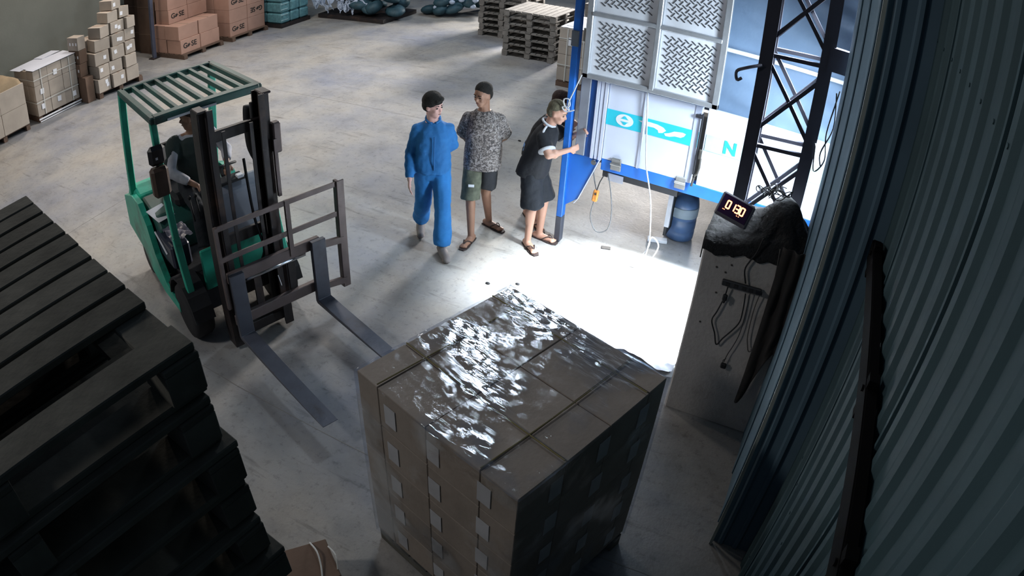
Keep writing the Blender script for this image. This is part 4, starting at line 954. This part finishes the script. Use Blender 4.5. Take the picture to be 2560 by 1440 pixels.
# overhead guard
og = MB
zr = 2.06
rear_x, front_x, hw = -0.55, 0.56, 0.49
for s in (-1, 1):
    fp('guard_leg', MB().bar((rear_x + 0.01, s * hw, zr), (-0.76, s * hw, 0.88), 0.075, 0.055, bev=0.008), GREEN)
    fp('guard_leg', MB().bar((front_x - 0.02, s * hw, zr), (0.66, s * hw, 1.00), 0.062, 0.05, bev=0.008).bar((0.655, s * hw, 1.04), (0.82, s * hw, 0.36), 0.07, 0.05, bev=0.008), GREEN)
    fp('roof_rail', MB().bar((rear_x - 0.03, s * hw, zr + 0.01), (front_x + 0.03, s * hw, zr + 0.01), 0.07, 0.06, bev=0.01), GREEN_D)
fp('roof_rail', MB().bar((rear_x, -hw, zr + 0.01), (rear_x, hw, zr + 0.01), 0.07, 0.06, bev=0.01), GREEN_D)
fp('roof_rail', MB().bar((front_x, -hw, zr + 0.01), (front_x, hw, zr + 0.01), 0.10, 0.07, bev=0.01), GREEN_D)
for i in range(7):
    y = -hw + (i + 1) * 2 * hw / 8; fp('roof_bar', MB().bar((rear_x, y, zr + 0.015), (front_x, y, zr + 0.015), 0.032, 0.045), GREEN_D)
fp('roof_edge_plate', MB().box((front_x + 0.055, -0.15, zr - 0.01), (0.006, 0.45, 0.02)), PAPER)
# lamps on the right front leg
fp('turn_lamp', MB().box((0.62, -hw - 0.025, 1.79), (0.07, 0.16, 0.17), bev=0.03), BLACK_GLOSS)
MB().box((0.658, -hw - 0.04, 1.775), (0.006, 0.02, 0.02)).obj('painted_glint', PAPER, F)  # white speck standing in for a glint on the lamp
fp('head_lamp', MB().box((0.62, -hw - 0.03, 1.56), (0.10, 0.16, 0.26), bev=0.025), SEAT_BR); fp('lamp_bracket', MB().bar((0.62, -hw - 0.02, 1.84), (0.62, -hw - 0.06, 1.45), 0.02), STEEL_DK)
fp('front_strap', MB().tube(catmull([(0.86, 0.25, 2.04), (0.87, 0.24, 1.90), (0.88, 0.24, 1.74), (0.90, 0.25, 1.62), (0.90, 0.255, 1.55)], 4), 1, 8, [0.035, 0.04, 0.042, 0.042, 0.042, 0.042, 0.042, 0.042, 0.042, 0.042, 0.04, 0.035, 0.03, 0.022, 0.016, 0.012, 0.008]), BLACK, True)
# mast
mx = 1.08; ym = 0.03; hwm = 0.295
for s in (-1, 1):
    yy = ym + s * hwm
    fp('mast_channel', MB().box((mx - 0.06, yy, 1.105), (0.15, 0.026, 2.16)).box((mx + 0.008, yy - s * 0.03, 1.105), (0.018, 0.08, 2.16)).box((mx - 0.125, yy - s * 0.03, 1.105), (0.018, 0.08, 2.16)), STEEL_DK)
    fp('inner_channel', MB().box((mx + 0.02, yy - s * 0.055, 1.15), (0.09, 0.02, 2.10)).box((mx + 0.065, yy - s * 0.075, 1.15), (0.014, 0.05, 2.10)), STEEL_DK)
    fp('lift_cylinder', MB().cyl((mx - 0.10, yy - s * 0.09, 0.2), (mx - 0.10, yy - s * 0.09, 1.35), 0.030, n=12).cyl((mx - 0.10, yy - s * 0.09, 1.35), (mx - 0.10, yy - s * 0.09, 2.1), 0.018, n=10), BLACK, True)
    fp('chain', MB().box((mx + 0.06, ym + s * 0.12, 1.35), (0.012, 0.03, 1.30)), STEEL_DK)
    fp('mast_cap', MB().box((mx - 0.02, yy - s * 0.02, 2.195), (0.15, 0.08, 0.02), bev=0.006), STEEL_DK)
fp('mast_crossbar', MB().box((mx - 0.07, ym, 1.93), (0.05, 2 * hwm, 0.09), bev=0.006), STEEL_DK)
fp('mast_crossbar', MB().box((mx - 0.10, ym, 1.00), (0.04, 2 * hwm, 0.10), bev=0.006), STEEL_DK)
fp('mast_crossbar', MB().box((mx - 0.06, ym, 0.12), (0.08, 2 * hwm, 0.10), bev=0.006), STEEL_DK)
fp('hose', MB().tube(catmull([(mx, 0.12, 0.75), (mx + 0.05, 0.14, 0.9), (mx + 0.02, 0.10, 1.2), (mx, 0.08, 1.7)], 4), 0.012, 6), BLACK, True)
fp('side_roller', MB().box((mx + 0.02, ym + hwm + 0.05, 1.80), (0.07, 0.07, 0.26), bev=0.01).box((mx + 0.05, ym + hwm + 0.02, 1.55), (0.03, 0.03, 0.5)), STEEL_RAIL)
# carriage, backrest, forks
cxf = 1.185; zf = 0.20; y0, y1 = -0.30, 0.87
fp('carriage_bar', MB().box((cxf, 0.19, 0.78), (0.05, 0.90, 0.10), bev=0.006), STEEL_RAIL)
fp('carriage_bar', MB().box((cxf, 0.19, 0.36), (0.05, 0.90, 0.10), bev=0.006), STEEL_RAIL)
for y in (-0.20, 0.02, 0.36): fp('carriage_plate', MB().box((cxf - 0.03, y, 0.57), (0.02, 0.07, 0.40)), STEEL_DK)
fp('hydraulic_tube', MB().cyl((cxf - 0.02, -0.10, 0.70), (cxf - 0.02, 0.50, 0.70), 0.022, n=10), CHROME, True)
for z in (1.26, 0.98): fp('backrest_bar', MB().bar((cxf + 0.02, y0, z), (cxf + 0.02, y1, z), 0.012, 0.045, up=(0, 0, 1)), STEEL_RAIL)
fp('backrest_upright', MB().box((cxf + 0.01, y1 - 0.02, 0.76), (0.055, 0.030, 1.06), bev=0.004).box((cxf + 0.035, y1 + 0.005, 0.76), (0.012, 0.075, 1.06), bev=0.004), STEEL_RAIL)
fp('backrest_upright', MB().box((cxf + 0.02, 0.36, 1.02), (0.03, 0.04, 0.52)), STEEL_RAIL)
fp('backrest_upright', MB().box((cxf + 0.02, y0, 0.90), (0.04, 0.03, 0.76)), STEEL_RAIL)
fp('backrest_hook', MB().bar((cxf + 0.03, 0.58, 0.76), (cxf + 0.03, y1, 0.72), 0.03, 0.06), STEEL_RAIL)
fp('backrest_hook', MB().bar((cxf + 0.03, 0.60, 0.34), (cxf + 0.03, y1, 0.30), 0.03, 0.06), STEEL_RAIL)
for fy in (-0.20, 0.60):
    pr = [(cxf + 0.03, 0.83), (cxf + 0.075, 0.83), (cxf + 0.075, zf + 0.045), (cxf + 1.30, zf + 0.012), (cxf + 1.36, zf + 0.006), (cxf + 1.36, zf), (cxf + 0.05, zf), (cxf + 0.03, zf + 0.02)]
    c = fp('fork', MB().prism(pr, 'y', fy - 0.068, fy + 0.068), STEEL_FORK); b = c.modifiers.new('b', 'BEVEL'); b.width = 0.004; b.segments = 1
fp('white_cord', MB().tube([(cxf + 0.06, 0.18, 0.66), (cxf + 0.065, 0.19, 0.60), (cxf + 0.06, 0.20, 0.55)], 0.004, 5), PAPER)
# ================================================================== PEOPLE
def V(*a): return Vector(a)
def loft(mb, secs, n=20):
    """secs: (centre, r_forward, r_side, heading)"""
    vs = []
    for c, rf, rs, hd in secs:
        F_ = V(math.cos(hd), math.sin(hd), 0); L_ = V(-math.sin(hd), math.cos(hd), 0)
        for i in range(n):
            a = 2 * PI * i / n; ca, sa = math.cos(a), math.sin(a)
            p = 0.85
            vs.append(Vector(c) + F_ * (rf * math.copysign(abs(ca) ** p, ca)) + L_ * (rs * math.copysign(abs(sa) ** p, sa)))
    m = len(secs)
    fs = [(k * n + i, k * n + (i + 1) % n, (k + 1) * n + (i + 1) % n, (k + 1) * n + i) for k in range(m - 1) for i in range(n)]
    fs += [tuple(range(n - 1, -1, -1)), tuple(range((m - 1) * n, m * n))]
    mb.add(vs, fs)
def hand(mb, w, d, nrm, side, curl=0.35, s=1.0):
    """palm plus five separate fingers; d direction of the hand, nrm palm normal, side = +1 thumb on cross(d, nrm)"""
    d = Vector(d).normalized(); nrm = (Vector(nrm) - d * Vector(nrm).dot(d)).normalized(); x = d.cross(nrm).normalized() * side
    R = Matrix((x, d, nrm)).transposed()
    mb.ell(w + d * 0.048 * s, (0.038 * s, 0.052 * s, 0.016 * s), R)
    for i, (off, ln) in enumerate(((0.028, 0.068), (0.010, 0.076), (-0.009, 0.070), (-0.027, 0.056))):
        b = w + d * 0.080 * s + x * off * s; a = curl
        d1 = (d * math.cos(a) + nrm * math.sin(a)); d2 = (d * math.cos(a * 2.2) + nrm * math.sin(a * 2.2))
        k = b + d1 * ln * 0.55 * s; mb.cap(b - d * 0.02 * s, k, 0.0095 * s, 0.0085 * s); mb.cap(k, k + d2 * ln * 0.5 * s, 0.0085 * s, 0.0070 * s)
    b = w + d * 0.025 * s + x * 0.030 * s; k = b + (x * 0.7 + d * 0.7 + nrm * 0.3).normalized() * 0.035 * s
    mb.cap(b, k, 0.012 * s, 0.010 * s); mb.cap(k, k + (d + nrm * 0.4).normalized() * 0.028 * s, 0.010 * s, 0.008 * s)
def person(label, loc, rz, J, O, group=None):
    t = thing('person', label, 'person', loc, rz, group)
    hd = J['heading']; sk = O['skin']; sd = O.get('seed', 1)
    F_ = V(math.cos(hd), math.sin(hd), 0); L_ = V(-math.sin(hd), math.cos(hd), 0)
    pel, nk, hc = V(*J['pelvis']), V(*J['neck']), V(*J['head'])
    HR = Matrix.Rotation(J.get('head_yaw', hd), 3, 'Z') @ Matrix.Rotation(J.get('head_pitch', 0), 3, 'Y') @ Matrix.Rotation(J.get('head_roll', 0), 3, 'X')
    H = lambda x, y, z: hc + HR @ V(x, y, z)
    b = MB()
    b.ell(H(-0.010, 0, 0.022), (0.094, 0.076, 0.098), HR, 18, 12); b.ell(H(0.022, 0, -0.045), (0.066, 0.058, 0.070), HR, 16, 10)
    b.ell(H(0.052, 0, -0.088), (0.030, 0.032, 0.024), HR); b.cap(H(0.078, 0, 0.012), H(0.098, 0, -0.020), 0.008, 0.014)
    for s in (-1, 1):
        b.ell(H(-0.002, s * 0.077, -0.012), (0.018, 0.010, 0.030), HR, 10, 7); b.ell(H(0.058, s * 0.034, -0.025), (0.026, 0.022, 0.024), HR, 10, 7)
        b.ell(H(0.070, s * 0.030, 0.028), (0.018, 0.024, 0.010), HR, 10, 7)
    b.ell(H(0.082, 0, -0.052), (0.012, 0.024, 0.009), HR, 10, 7)
    b.cap(nk - V(0, 0, 0.03), H(-0.020, 0, -0.055), 0.058, 0.053)
    ch = pel.lerp(nk, 0.66); wa = pel.lerp(nk, 0.30)
    fat = O.get('fat', 1.0)
    loft(b, [(pel - V(0, 0, 0.10), 0.085, 0.13, hd), (pel, 0.105 * fat, 0.155, hd), (wa, 0.095 * fat, 0.135 * fat, hd), (ch, 0.108, 0.145, hd), (pel.lerp(nk, 0.86), 0.083, 0.120, hd), (nk, 0.055, 0.07, hd)])
    for S_ in 'LR':
        sg = 1 if S_ == 'L' else -1
        sh, el, wr = V(*J['sh' + S_]), V(*J['el' + S_]), V(*J['wr' + S_]); hp, kn, an = V(*J['hip' + S_]), V(*J['kn' + S_]), V(*J['an' + S_])
        b.cap(nk - V(0, 0, 0.045), sh, 0.055, 0.052); b.cap(sh, el, 0.050, 0.038); b.cap(el, wr, 0.038, 0.026)
        mid = el.lerp(wr, 0.3); b.ell(mid, (0.040, 0.040, 0.05))
        hdv = V(*J.get('hd' + S_, (wr - el).normalized()))
        hand(b, wr, hdv, J.get('pn' + S_, -F_), J.get('th' + S_, sg), J.get('curl' + S_, 0.35))
        b.cap(hp, kn, 0.082, 0.054); b.cap(kn, an, 0.052, 0.036); b.cap(kn.lerp(an, 0.15) - F_ * 0.012, kn.lerp(an, 0.45) - F_ * 0.008, 0.052, 0.045)
        fd = V(*J['ft' + S_]).normalized(); sl = J.get('heel' + S_, 0.0)
        base = an - V(0, 0, an.z - 0.035 - J.get('floor', 0.0)) if sl == 0 else an - V(0, 0, 0.045)
        toe = base + fd * 0.16; toe.z = 0.028 + J.get('floor', 0.0)
        b.cap(base - fd * 0.045, base, 0.034, 0.036); b.cap(base, toe, 0.040, 0.030); b.cap(an, base, 0.036, 0.036)
        side = V(-fd.y, fd.x, 0)
        for q in range(5): b.cap(toe + side * (q - 2) * 0.015 * 1.0, toe + side * (q - 2) * 0.017 + fd * (0.034 - 0.005 * abs(q - (1 if sg < 0 else 3))), 0.012, 0.010)
    remesh(b, 'body', sk, 0.0095, 3, t)
    # eyes and mouth
    for s in (-1, 1): MB().ell(H(0.0795, s * 0.031, 0.006), (0.006, 0.013, 0.007), HR, 10, 6).obj('eye', EYE, t, True)
    MB().ell(H(0.0915, 0, -0.055), (0.004, 0.020, 0.004), HR, 10, 6).obj('mouth', LIP, t, True)
    for s in (-1, 1): MB().cap(H(0.084, s * 0.018, 0.030), H(0.076, s * 0.046, 0.031), 0.005, 0.003).obj('eyebrow', O['hair'], t, True)
    hr = MB(); th = O.get('hair_t', 0.016)
    hr.ell(H(-0.026, 0, 0.052), (0.088 + th, 0.076 + th * .9, 0.074 + th), HR @ Matrix.Rotation(-0.35, 3, 'Y'), 18, 12); hr.ell(H(-0.045, 0, 0.0), (0.068 + th * .6, 0.074 + th * .6, 0.080), HR, 16, 10)
    if O.get('fringe'): hr.ell(H(0.048, 0.01, 0.086), (0.046, 0.062, 0.028), HR, 12, 8); hr.ell(H(0.070, -0.025, 0.070), (0.020, 0.03, 0.018), HR, 12, 8)
    hm = remesh(hr, 'hair', O['hair'], 0.009, 2, t, 0.007 if O.get('fringe') else 0.003, sd)
    # shirt
    c = MB(); g = O.get('loose', 0.016); hem = V(*J['hem']) if 'hem' in J else pel + V(0, 0, -0.06)
    loft(c, [(hem, 0.118 * fat + g, 0.165 + g, hd), (pel.lerp(nk, 0.12), 0.112 * fat + g, 0.160 * fat ** .5 + g, hd), (wa, 0.105 * fat + g, 0.150 * fat ** .5 + g, hd), (ch, 0.112 + g, 0.150 + g * .7, hd), (pel.lerp(nk, 0.86), 0.084 + g, 0.122 + g * .5, hd), (nk + V(0, 0, 0.000), 0.062 + g * .3, 0.075 + g * .3, hd)])
    slv = O['sleeve']
    for S_ in 'LR':
        sh, el, wr = V(*J['sh' + S_]), V(*J['el' + S_]), V(*J['wr' + S_])
        c.cap(nk - V(0, 0, 0.055), sh, 0.056, 0.050 + g * .5)
        if slv >= 1:
            c.cap(sh, el, 0.050 + g * .5, 0.044 + g * .5); w2 = el.lerp(wr, min(slv - 1, 0.97)); c.tube([el, el.lerp(w2, .5), w2], 1, 14, [0.048 + g * .5, 0.046 + g * .3, 0.036 + g * .4])
            c.ell(el, (0.048 + g * .5,) * 3)
        else:
            e2 = sh.lerp(el, slv); c.ell(sh, (0.050 + g * .6,) * 3); c.tube([sh, sh.lerp(e2, .5), e2], 1, 16, [0.050 + g * .6, 0.051 + g * .8, 0.050 + g * 1.1])
    so = remesh(c, 'shirt', O['shirt'], 0.013, 3, t, O.get('wr', 0.006), sd)
    if O.get('collar'):
        cl = MB(); cl.tube([nk + F_ * 0.055 * math.cos(a) * 1.15 + L_ * 0.062 * math.sin(a) * 1.1 + V(0, 0, 0.020 - 0.03 * math.cos(a)) for a in [2 * PI * i / 16 + 0.25 for i in range(16)]], 0.013, 6); cl.obj('collar', O['collar'], t, True)
    if O.get('placket'):
        pts = [pel.lerp(nk, q) + F_ * (0.112 + g + 0.004 + (0.010 if 0.2 < q < .8 else 0)) for q in (0.0, 0.25, 0.5, 0.75)]
        MB().tube(pts, 0.006, 6).obj('placket', O['placket'], t, True)
    if O.get('cuff'):
        for S_ in 'LR':
            sh, el = V(*J['sh' + S_]), V(*J['el' + S_]); a_ = sh.lerp(el, slv - 0.05); b_ = sh.lerp(el, slv + 0.03)
            MB().tube([a_, b_], 1, 16, [0.054 + g * 1.25] * 2).obj('sleeve_trim', O['cuff'], t, True)
            a_ = sh.lerp(el, 0.05) + V(0, 0, 0.0); MB().tube(catmull([nk.lerp(sh, .35) + V(0, 0, .035), sh + V(0, 0, 0.065) , sh + (sh - nk).normalized() * 0.055 + V(0, 0, .01)], 3), 0.012, 6).obj('shoulder_stripe', O['cuff'], t, True)
    # trousers or shorts
    for two in ((O['legs'],) if not isinstance(O['legs'], tuple) else ('multi',)):
        mats = O['legs'] if isinstance(O['legs'], tuple) else (O['legs'], O['legs'])
        tr = {0: MB()} if mats[0] is mats[1] else {0: MB(), 1: MB()}
        lg = O['leglen']; lf = O.get('legloose', 0.02)
        for key in tr:
            loft(tr[key], [(pel - V(0, 0, 0.13), 0.095 * fat + .008, 0.135 + .01, hd), (pel, 0.112 * fat + .008, 0.160 + .006, hd), (pel + V(0, 0, 0.07), 0.105 * fat + .006, 0.152, hd)] if key == 0 else [(pel - V(0, 0, 0.12) + L_ * .07, 0.08, 0.06, hd), (pel - V(0, 0, 0.02) + L_ * .07, 0.10, 0.06, hd)])
        for i, S_ in enumerate('RL'):
            m_ = tr[0] if len(tr) == 1 else tr[i]
            hp, kn, an = V(*J['hip' + S_]), V(*J['kn' + S_]), V(*J['an' + S_]); ll = lg[i] if isinstance(lg, tuple) else lg
            if ll > 1:
                m_.cap(hp, kn, 0.092 + lf * .4, 0.062 + lf * .8); e = kn.lerp(an, ll - 1); m_.tube([kn, kn.lerp(e, .5), e], 1, 16, [0.062 + lf * .8, 0.058 + lf, 0.058 + lf * 1.1])
            else:
                e = hp.lerp(kn, ll); m_.ell(hp, (0.092 + lf * .4,) * 3); m_.tube([hp, hp.lerp(e, .5), e], 1, 18, [0.092 + lf * .4, 0.080 + lf, 0.072 + lf * 1.5])
        for key in tr: remesh(tr[key], 'trousers' if (lg if not isinstance(lg, tuple) else lg[0]) > 1.3 else 'shorts', mats[key] if len(tr) > 1 else mats[0], 0.013, 3, t, 0.010, sd + 5)
    if O.get('logo'):
        S_ = 'R'; hp, kn = V(*J['hip' + S_]), V(*J['kn' + S_]); p = hp.lerp(kn, 0.55)
        MB().box(p + F_ * 0.112 - L_ * 0.0, (0.006, 0.06, 0.03), rz=hd, bev=.002).obj('patch', PAPER, t)
    for S_ in 'LR':
        an = V(*J['an' + S_]); fd = V(*J['ft' + S_]).normalized(); side = V(-fd.y, fd.x, 0); sl = J.get('heel' + S_, 0.0)
        base = V(an.x, an.y, 0)
        if O['shoe'] == 'shoe':
            s_ = MB(); zb = an.z - 0.085 if sl else 0
            s_.cap(base + V(0, 0, 0.045 + zb) - fd * 0.045, base + V(0, 0, 0.040 + zb * .5) + fd * 0.06, 0.046, 0.050); s_.cap(base + V(0, 0, 0.040 + zb * .5) + fd * 0.06, base + fd * 0.185 + V(0, 0, 0.036), 0.050, 0.040); s_.cap(base + V(0, 0, .04 + zb), base + V(0, 0, 0.09 + zb), 0.045, 0.045)
            remesh(s_, 'shoe', O['shoem'], 0.009, 2, t)
        elif O['shoe'] == 'sandal':
            so_ = MB(); prof = [(-0.075, 0.030), (-0.03, 0.036), (0.05, 0.036), (0.12, 0.046), (0.18, 0.044), (0.22, 0.026)]
            poly = [base + fd * x + side * w_ for x, w_ in prof] + [base + fd * x - side * w_ for x, w_ in prof[::-1]]
            so_.prism([(p.x, p.y) for p in poly], 'z', 0.0, 0.014); sb = so_.obj('sandal', O['shoem'], t)
            st_ = MB(); a_ = base + fd * 0.165 + V(0, 0, 0.05)
            for s in (-1, 1): st_.tube(catmull([a_, base + fd * 0.12 + side * s * 0.022 + V(0, 0, 0.072), base + fd * 0.05 + side * s * 0.045 + V(0, 0, 0.018)], 3), 0.0055, 5)
            st_.obj('strap', O['shoem'], sb, True)
    return t

def rel(p, F, L, o=(0, 0, 0)):   # helper: forward, left, up -> xyz
    return (o[0] + F[0] * p[0] + L[0] * p[1], o[1] + F[1] * p[0] + L[1] * p[1], o[2] + p[2])
def fl(hd): return (math.cos(hd), math.sin(hd)), (-math.sin(hd), math.cos(hd))

# man in blue work clothes, walking
hd = math.radians(-52); Fw, Lw = fl(hd); r = lambda *p: rel(p, Fw, Lw)
person('person in blue work shirt and trousers walking, one hand behind the back', (-3.42, 5.36, 0), 0, dict(
    heading=hd, pelvis=(0, 0, 0.895), neck=r(0.01, 0, 1.375), head=r(0.035, 0.0, 1.535), head_yaw=math.radians(-12), head_pitch=0.12,
    shL=r(0, 0.148, 1.285), shR=r(0, -0.148, 1.285), elR=r(-0.04, -0.215, 1.02), wrR=r(0.08, -0.235, 0.78), elL=r(-0.11, 0.215, 1.05), wrL=r(-0.20, 0.08, 0.93), hdL=r(0, -1, 0.1), pnL=r(1, 0, 0), pnR=r(0, 1, 0), thR=-1, curlR=0.30,
    hipL=r(0, 0.085, 0.86), hipR=r(0, -0.085, 0.86), knL=r(0.20, 0.085, 0.465), anL=r(0.245, 0.075, 0.085), knR=r(-0.04, -0.09, 0.46), anR=r(-0.27, -0.10, 0.135), heelR=1, ftL=r(1, 0.15, 0), ftR=r(1, -0.1, 0)),
    dict(skin=SKIN_L, hair=HAIR, fringe=True, hair_t=0.020, shirt=BLUE_CLOTH, sleeve=1.93, legs=BLUE_CLOTH2, leglen=1.93, legloose=0.032, loose=0.022, wr=0.014, collar=BLUE_CLOTH, placket=mat('blue_placket', '1d5e9c', 0.8), shoe='shoe', shoem=SHOE_G, seed=2))
# man in the mottled grey shirt, hands behind the back
hd = math.radians(-64); Fw, Lw = fl(hd); r = lambda *p: rel(p, Fw, Lw)
person('person in mottled grey print shirt and dark shorts with hands behind the back', (-3.08, 5.76, 0), 0, dict(
    heading=hd, pelvis=(0.0, 0.02, 0.93), neck=r(0.0, 0, 1.425), head=r(0.03, -0.02, 1.590), head_yaw=math.radians(-100), head_pitch=0.18, hem=r(0.0, 0.0, 0.80),
    shL=r(-0.02, 0.152, 1.325), shR=r(-0.02, -0.152, 1.320), elL=r(-0.12, 0.215, 1.09), elR=r(-0.12, -0.215, 1.09), wrL=r(-0.19, 0.06, 0.98), wrR=r(-0.20, -0.06, 0.95), hdL=r(0, -1, -.1), hdR=r(0, 1, -.1), pnL=r(-1, 0, 0), pnR=r(-1, 0, 0),
    hipL=r(0, 0.085, 0.88), hipR=r(0, -0.085, 0.88), knR=r(0.10, -0.10, 0.47), anR=r(0.16, -0.08, 0.085), knL=r(-0.05, 0.05, 0.48), anL=r(-0.19, 0.09, 0.085), ftR=(0.05, -1, 0), ftL=(1, -0.25, 0)),
    dict(skin=SKIN_D, hair=HAIR, hair_t=0.008, shirt=PRINT, sleeve=0.86, legs=(OLIVE, CHAR), leglen=(1.0, 0.80), legloose=0.018, loose=0.030, fat=1.05, wr=0.007, shoe='sandal', shoem=SANDAL, logo=True, seed=4))
# man in black, leaning at the truck post
hd = math.radians(12); Fw, Lw = fl(hd); r = lambda *p: rel(p, Fw, Lw)
person('person in black shirt with pale sleeve trim and navy shorts reaching for the truck post', (-2.56, 5.93, 0), 0, dict(
    heading=hd, pelvis=r(-0.02, 0, 0.88), neck=r(0.10, 0.0, 1.345), head=r(0.175, 0.0, 1.485), head_yaw=math.radians(0), head_pitch=0.30, hem=r(-0.03, 0, 0.80),
    shL=r(0.11, 0.150, 1.27), shR=r(0.08, -0.150, 1.26), elR=r(0.17, -0.27, 1.13), wrR=r(0.34, -0.12, 1.16), elL=r(0.26, 0.20, 1.15), wrL=r(0.40, 0.10, 1.27), curlR=0.5, curlL=0.5, pnR=r(0, 1, 0), pnL=r(0, -1, 0),
    hipL=r(-0.02, 0.085, 0.85), hipR=r(-0.02, -0.085, 0.85), knR=r(0.02, -0.11, 0.46), anR=r(0.00, -0.12, 0.085), knL=r(0.10, 0.09, 0.47), anL=r(0.08, 0.08, 0.085), ftR=(0.75, -0.6, 0), ftL=(1, -0.1, 0)),
    dict(skin=SKIN, hair=HAIR_G, hair_t=0.005, shirt=BLK_CLOTH, sleeve=0.72, legs=NAVY, leglen=0.98, legloose=0.034, loose=0.026, fat=1.18, wr=0.006, collar=TRIM_W, cuff=TRIM_W, shoe='sandal', shoem=SANDAL, seed=6))
# fourth man, mostly hidden behind him
hd = math.radians(5); Fw, Lw = fl(hd); r = lambda *p: rel(p, Fw, Lw)
person('person with brown black hair mostly hidden behind the one in black at the truck post', (-2.78, 6.42, 0), 0, dict(
    heading=hd, pelvis=r(-0.02, 0, 0.84), neck=r(0.13, 0.02, 1.25), head=r(0.235, 0.02, 1.405), head_yaw=math.radians(-5), head_pitch=0.25,
    shL=r(0.14, 0.19, 1.22), shR=r(0.12, -0.15, 1.22), elR=r(0.20, -0.22, 1.06), wrR=r(0.36, -0.16, 1.20), elL=r(0.28, 0.22, 1.05), wrL=r(0.36, 0.06, 1.20), curlR=0.6, curlL=0.6, pnR=r(0, 1, 0), pnL=r(0, -1, 0),
    hipL=r(-0.02, 0.085, 0.80), hipR=r(-0.02, -0.085, 0.80), knR=r(0.09, -0.13, 0.44), anR=r(0.10, -0.16, 0.085), knL=r(0.10, 0.02, 0.44), anL=r(-0.04, -0.02, 0.085), ftR=(0.7, -0.6, 0), ftL=(0.7, -0.6, 0)),
    dict(skin=SKIN, hair=HAIR_B, hair_t=0.016, fringe=True, shirt=BLK_CLOTH, sleeve=0.7, legs=mat('faded_blue_cloth', '6f93c8', 0.85, 0, .2, 7, .4, 14), leglen=1.45, legloose=0.02, shoe='sandal', shoem=SANDAL, seed=8))
# driver
hd = math.radians(-8); Fw, Lw = fl(hd); r = lambda *p: rel(p, Fw, Lw)
person('person driving the green forklift in a dark vest over a pale grey long sleeved shirt', (-4.765, 3.51, 0.035), math.radians(-18), dict(
    heading=hd, pelvis=(-0.20, 0, 1.14), neck=(-0.12, 0.0, 1.62), head=(-0.085, -0.01, 1.775), head_yaw=math.radians(-120), head_pitch=0.15,
    shL=(-0.12, 0.19, 1.565), shR=(-0.14, -0.18, 1.57), elL=(0.03, 0.28, 1.40), wrL=(0.20, 0.20, 1.33), elR=(-0.02, -0.29, 1.34), wrR=(0.13, -0.10, 1.20), curlL=0.7, curlR=0.7, pnL=(0, 0, -1), pnR=(0, 0, -1),
    hipL=(-0.16, 0.10, 1.10), hipR=(-0.16, -0.10, 1.10), knL=(0.24, 0.12, 0.99), knR=(0.22, -0.14, 0.99), anL=(0.33, 0.12, 0.62), anR=(0.30, -0.16, 0.64), floor=0.51, ftL=(1, 0, 0), ftR=(1, -.1, 0)),
    dict(skin=SKIN_D, hair=HAIR_B, hair_t=0.008, shirt=GREY_CLOTH, sleeve=1.70, legs=NAVY, leglen=1.9, legloose=0.02, loose=0.014, shoe='none', shoem=SANDAL, seed=9))

vs = MB(); D = [o for o in bpy.data.objects if o.name.startswith('person')][-1]
loft(vs, [((-0.20, 0, 1.10), 0.145, 0.185, hd), ((-0.17, 0, 1.28), 0.135, 0.178, hd), ((-0.14, 0, 1.45), 0.138, 0.182, hd), ((-0.125, 0, 1.56), 0.108, 0.150, hd), ((-0.12, 0, 1.605), 0.070, 0.085, hd)])
vs.cap((-0.14, -0.10, 1.56), (-0.14, -0.17, 1.565), 0.062, 0.068); vs.cap((-0.14, -0.19, 1.55), (-0.06, -0.30, 1.32), 0.075, 0.062)
remesh(vs, 'vest', mat('dark_green_vest', '23302f', 0.85, 0, .2, 7, .4, 14), 0.011, 3, D, 0.004, 3)
